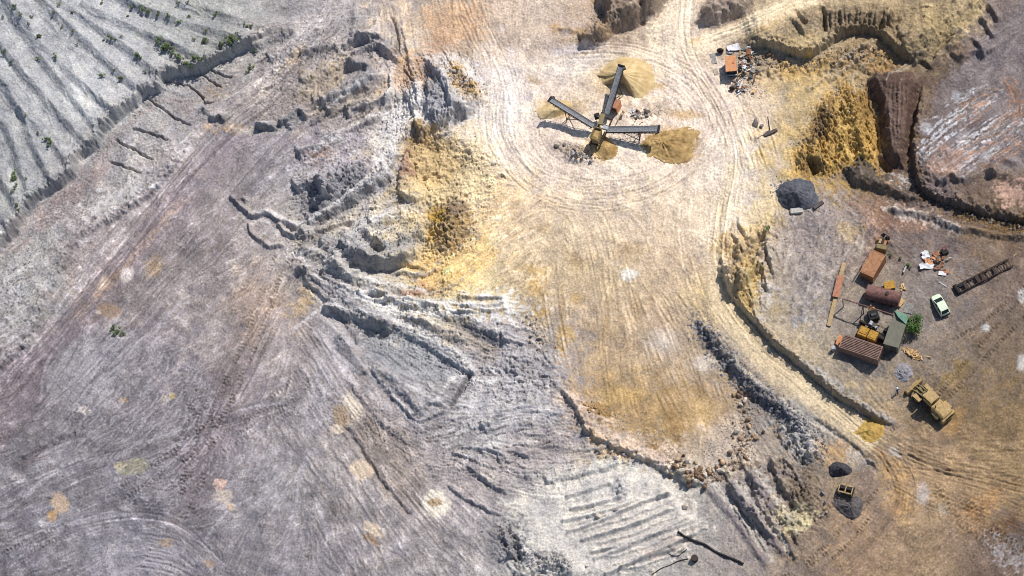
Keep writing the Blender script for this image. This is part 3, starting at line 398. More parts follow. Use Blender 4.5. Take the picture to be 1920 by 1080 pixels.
stroke((114, 108, 116), 0.5, 9, '45,860 90,840 135,820', False, .35)
stroke((182, 180, 187), 0.5, 4, '65,860 115,835 165,820', False, .35)
stroke((184, 182, 190), 0.5, 7, '20,1020 100,990 200,965 260,970', False, .35)
stroke((178, 176, 184), 0.5, 5, '480,940 525,930 545,950', False, .35)
stroke((180, 178, 186), 0.5, 5, '550,900 585,845 600,860', False, .35)
stroke((178, 176, 184), 0.5, 4, '540,990 550,955 580,850', False, .35)
stroke((180, 178, 186), 0.5, 4, '380,1020 425,960 480,930', False, .35)
stroke((184, 182, 189), 0.5, 6, '0,975 60,920 125,865', False, .35)
stroke((182, 180, 187), 0.5, 5, '210,860 300,820 380,800', False, .35)
stroke((180, 178, 185), 0.5, 4, '430,775 490,760 550,755', False, .35)
stroke((116, 108, 116), 0.5, 7, '75,630 45,705 30,770', False, .35)
stroke((180, 178, 184), 0.5, 4, '75,760 87.5,680 125,630', False, .35)
w_, m_ = polymask('90,840 130,740 210,660 300,640 380,680 420,760 420,900 330,960 200,880', 26); lay(w_, .55*m_*sst(.25, .75, (.55*L_mid+.5*L_big+.5*N_sm)[w_]), (112,106,114)); lay(w_, .45*m_*sst(.35, .9, -(.55*L_mid+.5*L_big+.5*N_sm)[w_]), (178,176,184))
w_, m_ = polymask('130,1090 180,1000 330,990 480,980 620,1090', 26); lay(w_, .4*m_*sst(.3, .8, (.5*L_big+.7*N_sm)[w_]), (118,114,122))
def route(s, n, spread, amp, wlo=1.3, whi=3.2, hh=.03):
    p = spline(pts(s), 6); w = window(p, spread*2.2+10); d, sg, arc, L = polydist(p, w, False); m_ = d < spread*2.1+8; sd = (d*sg)[m_]; ar = arc[m_]
    tone = np.zeros(sd.shape, np.float32); rel_ = np.zeros(sd.shape, np.float32); env = sst(0, 40, ar)*sst(0, 40, L-ar); kx = np.arange(0, L+40, 40.0)
    for k in range(n):
        off = random.gauss(0, spread*.55); wd = random.uniform(wlo, whi)*(5 if k % 5 == 0 else 1); g_ = np.random.default_rng(k*31+int(L))
        wob = np.interp(ar, kx, off+np.cumsum(g_.normal(0, 1.6, len(kx)))); on = np.clip(np.interp(ar, kx, g_.normal(.45, .6, len(kx))), 0, 1)
        b_ = sst(wd, wd*.55, np.abs(sd-wob))*on; a_ = random.choice((-1, 1))*random.uniform(.4, 1)*amp*(.75 if k % 5 == 0 else 1); tone += a_*b_; rel_ -= hh*b_; rel_ += hh*.7*sst(2, .8, np.abs(np.abs(sd-wob)-wd-1))*on
    t = np.zeros(d.shape, np.float32); t[m_] = tone*env*(1+.3*N_sm[w][m_]); COL[w] *= np.exp(t)[..., None]; t[m_] = rel_*env; H[w] += t
for a_ in (("-20,770 60,670 120,600 240,455 335,335 430,230 490,185 560,110 650,20",34,32,.17),("60,800 170,690 300,540 400,440 480,340 560,255 650,205 730,175",22,28,.15),("-10,1085 60,1022 150,985 250,970 340,990 430,1070",16,14,.14),("230,980 330,870 400,790 470,650 545,490",18,30,.15),("560,620 650,770 720,880 830,1000 910,1090",18,40,.13),("-20,960 80,900 200,850 330,800 470,760 580,720",18,40,.14),("-20,860 60,780 120,690 170,600",14,22,.15),
 ("520,560 600,480 690,420 780,372",22,24,.14),("600,560 690,610 780,690 880,760",12,30,.1),("820,850 900,805 980,780 1060,790",16,28,.13),("880,870 960,850 1040,830 1100,860",10,20,.1),
 ("935,120 930,250 990,340 1100,377 1230,357 1320,290 1345,220 1290,140 1180,97 1050,97",26,26,.08),("1290,-60 1280,60 1300,130 1350,220 1372,300 1355,400 1346,480 1366,570 1420,640 1500,708 1580,775 1650,830 1760,880 1940,925",30,17,.12),("1640,820 1690,920 1655,1000 1560,1090",20,24,.11),("1300,85 1390,50 1460,20 1560,-30",20,15,.11),("850,-30 890,60 930,140 950,240",18,46,.07),("770,545 860,490 930,430 990,380 1060,330",22,34,.12),("1110,420 1140,560 1150,680 1170,790",14,60,.09),("1230,540 1280,660 1325,790",14,40,.1),("1650,800 1760,760 1860,640 1950,500",14,34,.1),("1700,1090 1790,980 1940,860",18,40,.1),("1660,840 1760,850 1940,860",14,30,.1),("1660,880 1760,930 1940,1000",12,40,.09),("960,600 1060,640 1090,740",8,24,.08),("1440,330 1470,260 1540,180",10,30,.08),("1380,140 1420,220 1450,320",12,34,.06),("480,60 560,40 700,30",14,30,.1),("560,170 610,90 650,0",12,24,.1),("750,430 690,520 620,560",10,30,.1)):
    route(a_[0], int(a_[1]*1.25), a_[2], a_[3]*(1.45 if a_[0].split(',')[0] < '8' and float(a_[0].split(',')[0]) < 700 else 1.15), 1.2, 3.0)
# wheel tracks and blade scrapes following the traffic
def trace(u, v, n, st=7.0):
    out = []
    for sg in (-1, 1):
        x, y, ox, oy = u, v, None, None; part = []
        for k in range(n):
            i = int((x-X0)/S); j = int((y-Y0)/S)
            if not (2 < i < NX-3 and 2 < j < NY-3): break
            vx, vy = float(SX[j, i]), float(SY[j, i])
            if ox is None: vx *= sg; vy *= sg
            elif vx*ox+vy*oy < 0: vx, vy = -vx, -vy
            x += vx*st; y += vy*st; ox, oy = vx, vy; part.append((x, y))
        out = part[::-1]+[(u, v)] if sg < 0 else out+part
    return np.array(out, np.float32)
DONE = 0
while DONE < 330:
    u, v = random.uniform(-20, 1940), random.uniform(-20, 1100); j, i = int((v-Y0)/S), int((u-X0)/S)
    if AMP[j, i] < .1 and random.random() > .3: continue
    if (u < 380 and v < 330) or (u > 1450 and v < 400) or (1480 < u and 400 < v < 560): continue
    DONE += 1; p = trace(u, v, random.randint(6, 22))
    if len(p) < 6: continue
    wob = np.cumsum(np.random.default_rng(DONE).normal(0, .35, len(p))); d_ = np.gradient(p, axis=0); nr = np.stack([-d_[:,1], d_[:,0]], 1)/(np.linalg.norm(d_, axis=1)[:, None]+1e-6)
    p = p+nr*wob[:, None]; scrape = DONE % 3 == 0; amp = random.choice((-1, 1, 1))*random.uniform(.05, .13 if not scrape else .10)*(1 if u < 1000 else .65)
    for off in ((0,) if scrape else (-10, 10)):
        q = (p+nr*off).astype(np.float32); wd = random.uniform(7, 18) if scrape else random.uniform(2.2, 3.6); w = window(q, wd+4); d, sg, arc, L = polydist(q, w, scrape)
        m = sst(wd, wd*.6, d)*sst(0, 25, arc)*sst(0, 25, L-arc)*np.clip(.55+.5*N_mid[w]+.3*N_sm[w], 0, 1); COL[w] *= (1+amp*m)[..., None]
        if not scrape: H[w] += -.05*m+.035*sst(2.2, 1, np.abs(d-wd-1))*np.clip(.5+.5*N_mid[w], 0, 1)
        else: H[w] += -.05*m
for s_, n_, hl, hh_ in (("540,440 640,300 760,330 790,460 930,560 1040,660 900,700 740,640 600,560", 32, .25, .6),("480,80 640,50 770,80 780,210 620,250 480,235", 24, .25, .6),("820,760 1050,750 1110,850 980,900 860,870", 18, .15, .4),("1330,890 1480,860 1540,960 1460,1050 1400,1010", 14, .25, .6),("735,170 790,95 900,100 915,190 830,250 750,260", 10, .3, .7),("1395,110 1500,115 1620,85 1700,120 1600,150 1420,150", 14, .2, .5),("1345,470 1440,410 1455,480 1420,590", 10, .3, .7),("1480,410 1640,385 1650,470 1550,560 1460,600", 16, .1, .3)):
    w_, m_ = polymask(s_, 4); ys_, xs_ = np.nonzero(m_ > .5)
    for k in range(n_):
        e_ = random.randrange(len(ys_)); u, v = X0+(w_[1].start+xs_[e_])*S, Y0+(w_[0].start+ys_[e_])*S; q_ = trace(u, v, random.randint(3, 9), 6.0)
        if len(q_) < 4: continue
        q_ = q_+np.cumsum(np.random.default_rng(k).normal(0, .9, q_.shape), axis=0).astype(np.float32); s2 = " ".join("%g,%g" % (a_, b_) for a_, b_ in q_)
        if q_[-1][0] < q_[0][0]: s2 = " ".join(s2.split()[::-1])
        ridge(random.uniform(hl, hh_), random.uniform(8, 16), random.uniform(3, 6), s2)
        if k % 2: stroke((206,203,204) if u < 1200 else (196,186,170), .4, random.uniform(2, 4), s2, True, .4)
# crawler and tyre prints
def prints(s, wd, per, hh=.10, dark=.22, pair=0):
    per *= 1.25; dark *= 1.5; hh *= 1.2
    for off in ((-pair/2, pair/2) if pair else (0,)):
        p = spline(pts(s)); d_ = np.gradient(p, axis=0); nrm = np.stack([-d_[:,1], d_[:,0]], 1)/np.linalg.norm(d_, axis=1)[:, None]
        p = (p+nrm*off).astype(np.float32); w = window(p, wd+4); d, sg, arc, L = polydist(p, w, False)
        m = sst(wd, wd*.7, d)*sst(0, 10, arc)*sst(0, 10, L-arc)*np.clip(.75+.5*N_mid[w], 0, 1)
        b = np.sin((arc+1.5*N_sm[w])*2*math.pi/per); H[w] += hh*m*b-.03*m
        COL[w] *= (1-dark*m*np.clip(.5-.7*b, 0, 1))[..., None]*np.ones(3, np.float32)
prints("1665,810 1745,755 1830,655 1925,545", 5, 5, pair=0); prints("1755,772 1830,690 1925,590", 5, 5.5); prints("1780,640 1850,600 1925,530", 4, 5)
prints("1500,1065 1560,1012 1620,950 1655,900", 5, 5.5); prints("1520,1085 1580,1030 1640,960", 4, 5); prints("1450,1085 1500,1070 1560,1030", 5, 6)
prints("350,720 385,800 372,880 340,960", 7, 6, .09, .2, 26); prints("225,930 280,890 340,850 400,790 470,640", 7, 6, .09, .2, 24); prints("360,980 330,920 345,850 370,760", 7, 6, .09, .2, 22); prints("540,440 600,420 690,385 770,365", 5, 6, .08, .14, 20); prints("440,800 500,780 560,760", 5, 6, .08, .15, 20); prints("390,850 480,790 580,700", 6, 6, .08, .15, 26)
prints("470,640 500,560 520,500 560,440", 6, 6, .08, .15, 24); prints("0,1050 60,1020 150,985", 5, 6, .08, .15, 18); prints("1000,300 1060,340 1150,352 1250,335 1310,290", 4, 5, .05, .05, 20); prints("1360,300 1350,400 1340,480 1360,560 1430,640", 4, 5, .05, .08, 18); prints("1790,402 1860,416 1925,430", 7, 6, .12, .25, 16); prints("1740,900 1800,980 1880,1040", 10, 6, .12, .2, 0); prints("1800,930 1850,990 1925,1040", 14, 7, .14, .2, 0); prints("1668,160 1666,220 1675,300", 8, 5, .1, .2, 22); prints("1575,180 1592,240 1612,300", 6, 5, .1, .15, 0)
prints("960,560 1020,500 1060,440", 4, 5, .05, .1, 18); prints("880,640 930,660 960,690", 6, 5, .08, .15, 0); prints("860,612 910,630 950,655", 6, 5, .08, .15, 0)
# per-region brightness gain on the ground colour, fitted until the render matched target tones
TONE = [[(102,102,102),(105,105,105),(113,113,113),(111,111,111),(103,103,103),(110,110,110),(103,103,103),(97,97,97),(99,99,99),(113,113,113),(113,113,113),(113,113,113),(114,114,114),(114,114,114),(106,106,106),(94,94,94)],[(101,101,101),(109,109,109),(114,114,114),(108,108,108),(107,107,107),(117,117,117),(117,117,117),(113,113,113),(106,106,106),(114,114,114),(114,114,114),(110,110,110),(117,117,117),(116,116,116),(94,94,94),(90,90,90)],[(103,103,103),(105,105,105),(100,100,100),(97,97,97),(105,105,105),(111,111,111),(114,114,114),(115,115,115),(107,107,107),(113,113,113),(113,113,113),(114,114,114),(118,118,118),(118,118,118),(99,99,99),(97,97,97)],[(112,112,112),(94,94,94),(89,89,89),(96,96,96),(115,115,115),(118,118,118),(118,118,118),(116,116,116),(100,100,100),(98,98,98),(100,100,100),(116,116,116),(114,114,114),(113,113,113),(100,100,100),(103,103,103)],[(99,99,99),(89,89,89),(91,91,91),(95,95,95),(107,107,107),(118,118,118),(117,117,117),(107,107,107),(95,95,95),(94,94,94),(98,98,98),(112,112,112),(102,102,102),(110,110,110),(99,99,99),(97,97,97)],[(86,86,86),(88,88,88),(93,93,93),(97,97,97),(96,96,96),(107,107,107),(115,115,115),(112,112,112),(100,100,100),(92,92,92),(94,94,94),(104,104,104),(108,108,108),(113,113,113),(98,98,98),(88,88,88)],[(86,86,86),(90,90,90),(93,93,93),(99,99,99),(93,93,93),(96,96,96),(102,102,102),(100,100,100),(98,98,98),(91,91,91),(90,90,90),(101,101,101),(108,108,108),(107,107,107),(97,97,97),(90,90,90)],[(87,87,87),(89,89,89),(91,91,91),(92,92,92),(86,86,86),(87,87,87),(94,94,94),(101,101,101),(102,102,102),(102,102,102),(100,100,100),(107,107,107),(106,106,106),(102,102,102),(100,100,100),(99,99,99)],[(86,86,86),(86,86,86),(86,86,86),(94,94,94),(90,90,90),(88,88,88),(92,92,92),(101,101,101),(95,95,95),(97,97,97),(93,93,93),(99,99,99),(95,95,95),(96,96,96),(96,96,96),(90,90,90)]]
if TONE is not None:
    u = np.clip((GX-60)/120, 0, 14.999); v = np.clip((GY-60)/120, 0, 7.999); i = u.astype(int); j = v.astype(int); a = (u-i)[..., None]; b = (v-j)[..., None]; g_ = np.array(TONE, np.float32)/100
    COL *= (g_[j, i]*(1-a)+g_[j, i+1]*a)*(1-b)+(g_[j+1, i]*(1-a)+g_[j+1, i+1]*a)*b
# tuned regional colour gains, sharpening of colour and relief, then the raster is final
bl = np.full((NY, NX), .965, np.float32)
for s_, k_ in (('-200,520 0,450 140,310 270,165 470,70 560,-150 -200,-150',1.0),('890,-150 1400,-150 1400,480 1300,560 1060,420 930,420',1.035),('960,930 1010,900 1130,868 1240,880 1330,990 1210,1090 960,1100',1.02),('1050,560 1250,540 1380,800 1250,860 1080,760',1.05),('1640,760 1930,700 1930,1100 1560,1090 1640,880',1.03)):
    w, m = polymask(s_, 50); bl[w] = bl[w]*(1-m)+m*k_
COL[..., 2] *= bl; w, m = polymask('-200,480 330,330 560,480 660,640 860,860 940,1000 930,1270 -200,1270', 60); COL[w] *= 1+m[..., None]*np.array([.07, .035, .06], np.float32); fur = np.ones((NY, NX), np.float32); w, m = polymask('-200,520 0,450 140,310 270,165 470,70 560,-150 -200,-150', 20); fur[w] -= .07*m; COL *= fur[..., None]; COL = np.clip(COL+.38*(COL-np.stack([blur(COL[..., k], 2.2) for k in range(3)], -1)), .012, .95); H += .35*(H-blur(H, 2.5))
HL = blur(H, 14)
def sample(a, u, v):
    u = np.clip((np.asarray(u)-X0)/S, 0, NX-1.001); v = np.clip((np.asarray(v)-Y0)/S, 0, NY-1.001)
    i = u.astype(np.int32); j = v.astype(np.int32); p = (u-i); q = (v-j)
    if a.ndim == 3: p = p[..., None]; q = q[..., None]
    return (a[j,i]*(1-p)+a[j,i+1]*p)*(1-q)+(a[j+1,i]*(1-p)+a[j+1,i+1]*p)*q
def relief(x, y):
    z = np.zeros(np.shape(x))
    for k in range(6):
        u, v = image_xy(x, y, z); z = .4*z+.6*sample(HL, u, v)
    u, v = image_xy(x, y, z); return sample(H, u, v), u, v
def height(x, y): return float(relief(np.array([x]), np.array([y]))[0][0])
def at(u, v, dz=0.0):                        # ground point seen at a place of the photograph
    z = 0.0
    for k in range(12):
        x, y = ray_xy(u, v, z); z = .5*z+.5*(height(x, y)+dz)
    return Vector((float(x), float(y), z))
# ------------------------------------------------------------------ materials
def nodes(name):
    m = bpy.data.materials.new(name); m.use_nodes = True; nt = m.node_tree; b = nt.nodes['Principled BSDF']; return m, nt, b
def N(nt, t, **kw):
    n_ = nt.nodes.new(t)
    for k, v in kw.items():
        if k in n_.inputs: n_.inputs[k].default_value = v
        else: setattr(n_, k, v)
    return n_
def ground_material():
    m, nt, b = nodes('quarry_ground'); L = nt.links.new
    at_ = N(nt, 'ShaderNodeAttribute', attribute_name='soil'); geo = N(nt, 'ShaderNodeNewGeometry')
    n1 = N(nt, 'ShaderNodeTexNoise', Scale=3.2, Detail=5.0, Roughness=.7); n2 = N(nt, 'ShaderNodeTexNoise', Scale=11.0, Detail=3.0, Roughness=.7)
    L(geo.outputs['Position'], n1.inputs['Vector']); L(geo.outputs['Position'], n2.inputs['Vector'])
    mp = N(nt, 'ShaderNodeMapRange'); mp.inputs['From Min'].default_value = .25; mp.inputs['From Max'].default_value = .75; mp.inputs['To Min'].default_value = .82; mp.inputs['To Max'].default_value = 1.18
    L(n1.outputs['Fac'], mp.inputs['Value'])
    mx = N(nt, 'ShaderNodeMix', data_type='RGBA', blend_type='MULTIPLY'); mx.inputs['Factor'].default_value = 1
    L(at_.outputs['Color'], mx.inputs['A']); L(mp.outputs['Result'], mx.inputs['B']); L(mx.outputs['Result'], b.inputs['Base Color'])
    vo = N(nt, 'ShaderNodeTexVoronoi', Scale=4.2); L(geo.outputs['Position'], vo.inputs['Vector']); bw = N(nt, 'ShaderNodeRGBToBW'); L(vo.outputs['Color'], bw.inputs['Color'])
    m3 = N(nt, 'ShaderNodeMapRange'); m3.inputs['From Min'].default_value = .2; m3.inputs['From Max'].default_value = .8; m3.inputs['To Min'].default_value = .84; m3.inputs['To Max'].default_value = 1.16; L(bw.outputs['Val'], m3.inputs['Value'])
    mx2 = N(nt, 'ShaderNodeMix', data_type='RGBA', blend_type='MULTIPLY'); mx2.inputs['Factor'].default_value = 1; L(mx.outputs['Result'], mx2.inputs['A']); L(m3.outputs['Result'], mx2.inputs['B'])
    v2 = N(nt, 'ShaderNodeTexVoronoi', Scale=1.3); L(geo.outputs['Position'], v2.inputs['Vector']); b2 = N(nt, 'ShaderNodeRGBToBW'); L(v2.outputs['Color'], b2.inputs['Color'])
    lt = N(nt, 'ShaderNodeMath', operation='LESS_THAN'); lt.inputs[1].default_value = .12; L(v2.outputs['Distance'], lt.inputs[0]); gt = N(nt, 'ShaderNodeMath', operation='GREATER_THAN'); gt.inputs[1].default_value = .62; L(b2.outputs['Val'], gt.inputs[0]); ml = N(nt, 'ShaderNodeMath', operation='MULTIPLY'); L(lt.outputs[0], ml.inputs[0]); L(gt.outputs[0], ml.inputs[1])
    mk = N(nt, 'ShaderNodeMath', operation='MULTIPLY'); mk.inputs[1].default_value = .55; L(ml.outputs[0], mk.inputs[0]); mx3 = N(nt, 'ShaderNodeMix', data_type='RGBA'); L(mk.outputs[0], mx3.inputs['Factor']); L(mx2.outputs['Result'], mx3.inputs['A']); mx3.inputs['B'].default_value = (.42, .38, .34, 1); L(mx3.outputs['Result'], b.inputs['Base Color'])
    bp = N(nt, 'ShaderNodeBump', Strength=.55, Distance=.15); ad = N(nt, 'ShaderNodeMath', operation='ADD'); L(n1.outputs['Fac'], ad.inputs[0]); L(n2.outputs['Fac'], ad.inputs[1])
    L(ad.outputs[0], bp.inputs['Height']); L(bp.outputs['Normal'], b.inputs['Normal'])
    b.inputs['Roughness'].default_value = .95; b.inputs['Specular IOR Level'].default_value = .15
    return m
def build_ground():
    cs = [ray_xy(u, v, 0) for u, v in ((-40,-60),(1960,-60),(1960,1120),(-40,1120))]
    ax = min(c[0] for c in cs); bx_ = max(c[0] for c in cs); ay = min(c[1] for c in cs); by = max(c[1] for c in cs); st = GRID
    def axis(a, b):
        out = list(np.arange(a, b, st)); e = np.cumsum(st*1.22**np.arange(1, 36)); return np.array([a-k for k in e[::-1]]+out+[out[-1]+k for k in e])
    xs = axis(ax, bx_); ys = axis(ay, by); xx, yy = np.meshgrid(xs, ys)
    z, u, v = relief(xx, yy); col = sample(COL, u, v)
    out = np.maximum(np.maximum(X0-u, u-X1), np.maximum(Y0-v, v-Y1)); k = sst(-60, 0, out)
    z = z*(1-k); kc = (k*(.9+.1*np.sin(xx*.11)*np.cos(yy*.13)))[..., None]; far = lin((172,160,150))[None, None, :]*(1+.06*np.sin(xx*.05+yy*.03)+.05*np.sin(xx*.17-yy*.09))[..., None]; col = col*(1-kc)+far*kc
    nx, ny = len(xs), len(ys); co = np.empty((ny*nx, 3), np.float32); co[:,0] = xx.ravel(); co[:,1] = yy.ravel(); co[:,2] = z.ravel()
    me = bpy.data.meshes.new('ground'); me.vertices.add(nx*ny); me.vertices.foreach_set('co', co.ravel())
    i = np.arange((ny-1)*(nx-1)); r = i//(nx-1); c = i % (nx-1); a = r*nx+c
    f = np.stack([a, a+1, a+1+nx, a+nx], 1).astype(np.int32); me.loops.add(f.size); me.loops.foreach_set('vertex_index', f.ravel())
    me.polygons.add(len(f)); me.polygons.foreach_set('loop_start', np.arange(0, f.size, 4, dtype=np.int32)); me.polygons.foreach_set('use_smooth', np.ones(len(f), bool)); me.update()
    at_ = me.attributes.new('soil', 'FLOAT_COLOR', 'POINT'); c4 = np.ones((nx*ny, 4), np.float32); c4[:,:3] = np.clip(col.reshape(-1, 3)/GAIN, .01, .88); at_.data.foreach_set('color', c4.ravel())
    o = bpy.data.objects.new('ground', me); C.objects.link(o); me.materials.append(ground_material()); o['kind'] = 'structure'; o['label'] = 'scraped grey and tan quarry floor with furrows, scarps and haul roads'
    print('ground', nx, ny)
GRID = .125
build_ground()
# ------------------------------------------------------------------ object helpers
from mathutils import noise as mnoise
def mat(name, c1, c2=None, scale=4.0, rough=.8, metal=0.0, bump=.25, vary=0.0, lo=.38, hi=.62):
    m, nt, b = nodes(name); L = nt.links.new; c2 = c2 or c1
    tc = N(nt, 'ShaderNodeTexCoord'); n1 = N(nt, 'ShaderNodeTexNoise', Scale=scale, Detail=6.0, Roughness=.65); L(tc.outputs['Object'], n1.inputs['Vector'])
    mr = N(nt, 'ShaderNodeMapRange'); mr.inputs['From Min'].default_value = lo; mr.inputs['From Max'].default_value = hi; L(n1.outputs['Fac'], mr.inputs['Value'])
    mx = N(nt, 'ShaderNodeMix', data_type='RGBA'); mx.inputs['A'].default_value = (*alb(*c1), 1); mx.inputs['B'].default_value = (*alb(*c2), 1); L(mr.outputs['Result'], mx.inputs['Factor'])
    out = mx.outputs['Result']
    if vary:
        oi = N(nt, 'ShaderNodeObjectInfo'); m2 = N(nt, 'ShaderNodeMapRange'); m2.inputs['To Min'].default_value = 1-vary; m2.inputs['To Max'].default_value = 1+vary*.6; L(oi.outputs['Random'], m2.inputs['Value'])
        mm = N(nt, 'ShaderNodeMix', data_type='RGBA', blend_type='MULTIPLY'); mm.inputs['Factor'].default_value = 1; L(out, mm.inputs['A']); L(m2.outputs['Result'], mm.inputs['B']); out = mm.outputs['Result']
    L(out, b.inputs['Base Color']); b.inputs['Roughness'].default_value = rough; b.inputs['Metallic'].default_value = metal; b.inputs['Specular IOR Level'].default_value = .3
    if bump:
        n2 = N(nt, 'ShaderNodeTexNoise', Scale=scale*4, Detail=3.0); L(tc.outputs['Object'], n2.inputs['Vector']); bp = N(nt, 'ShaderNodeBump', Strength=bump, Distance=.04); L(n2.outputs['Fac'], bp.inputs['Height']); L(bp.outputs['Normal'], b.inputs['Normal'])
    return m
M = dict(
 rust=mat('rusty_steel', (176,132,96), (146,98,70), 3), redrust=mat('red_rust', (134,98,92), (98,68,62), 2.2), darkrust=mat('dark_rust', (74,58,52), (50,42,40), 5), ribrust=mat('weathered_container_paint', (158,130,118), (120,94,82), 2.5),
 orange=mat('faded_orange_paint', (218,158,114), (196,134,94), 3), steel=mat('grey_steel', (86,88,92), (62,62,64), 5, .6, .2), lightsteel=mat('pale_steel', (186,188,192), (150,152,156), 5, .6, .1), dark=mat('black_grease', (44,42,42), (28,27,28), 5), rubber=mat('tyre_rubber', (46,44,42), (66,60,54), 6, .9),
 belt=mat('conveyor_belt', (146,148,152), (108,108,112), 4, .8), tanpaint=mat('dusty_tan_paint', (196,168,118), (158,130,88), 2.5), yellow=mat('worn_yellow_paint', (196,152,62), (150,110,50), 4), khaki=mat('dusty_khaki_steel', (150,134,94), (112,98,70), 5), greygreen=mat('grey_green_roofing', (124,122,106), (104,102,92), 1.2, lo=.3, hi=.7), greensheet=mat('green_sheet', (106,140,122), (88,122,106), 3), concrete=mat('concrete', (198,194,186), (166,162,156), 4), darkconc=mat('dark_beam', (96,88,86), (72,66,66), 4),
 white=mat('white_sheet', (232,232,232), (206,206,208), 3, .6), wood=mat('split_wood', (222,190,142), (186,146,96), 6, vary=.3), timber=mat('dusty_timber', (184,160,122), (158,134,100), 4), terracotta=mat('rusty_orange_sheet', (186,132,104), (160,106,80), 3),
 green=mat('pale_green_car_paint', (222,232,208), (210,222,194), 3, .35, bump=0), glass=mat('car_glass', (40,50,52), (30,36,40), 3, .1, bump=0), black=mat('black_plastic', (34,34,36), (26,26,28), 5, .6), lamp=mat('lamp_glass', (210,210,205), (180,180,180), 8, .2, bump=0), redlamp=mat('red_lens', (150,30,28), (120,24,24), 8, .2, bump=0),
 sand=mat('ochre_sand', (214,190,146), (190,162,114), .7, .95, bump=.5), ochre=mat('ochre_gravel', (194,164,112), (150,120,76), .9, .95, bump=.9), yellowsand=mat('yellow_sand', (190,158,88), (166,134,72), 1.2, .95, bump=.5), grit=mat('dark_grey_gravel', (100,102,110), (70,72,80), 2.2, .95, bump=1.0), coal=mat('black_gravel', (74,72,78), (52,50,56), 2.5, .95, bump=.6), greygrit=mat('grey_gravel', (102,96,96), (76,71,72), 2.2, .95, bump=.7),
 tanrock=mat('tan_rock', (206,180,146), (160,128,96), 2, .95, vary=.38), greyrock=mat('grey_rock', (168,164,168), (126,122,128), 2, .95, vary=.3), palerock=mat('pale_rock', (216,206,192), (176,160,142), 2, .95, vary=.3), goldrock=mat('gold_rock', (198,162,104), (150,114,66), 2, .95, vary=.3), brownrock=mat('brown_rock', (150,122,100), (104,82,68), 2, .95, vary=.35),
 leaf=mat('green_leaves', (88,124,50), (44,74,28), 2.5, .7, bump=0), sage=mat('dusty_leaves', (112,128,84), (78,94,58), 3, .8, bump=0, vary=.25), bark=mat('bark', (110,92,72), (80,66,52), 6),
 blue=mat('blue_cloth', (74,96,150), (56,74,124), 8), pants=mat('dark_trousers', (70,66,72), (54,52,58), 8), skin=mat('skin', (150,108,86), (140,100,80), 8), hat=mat('white_helmet', (226,226,224), (210,210,208), 8, .5), scrapgrey=mat('scrap_metal', (166,164,158), (112,112,108), 3, .6, vary=.35), scrapbrown=mat('scrap_rust', (170,118,84), (120,80,58), 3, .8, vary=.35), gravel=mat('loose_stone', (190,172,150), (130,118,108), .35, .95, bump=0), greygravel=mat('loose_grey_stone', (160,158,162), (104,102,108), .35, .95, bump=0))
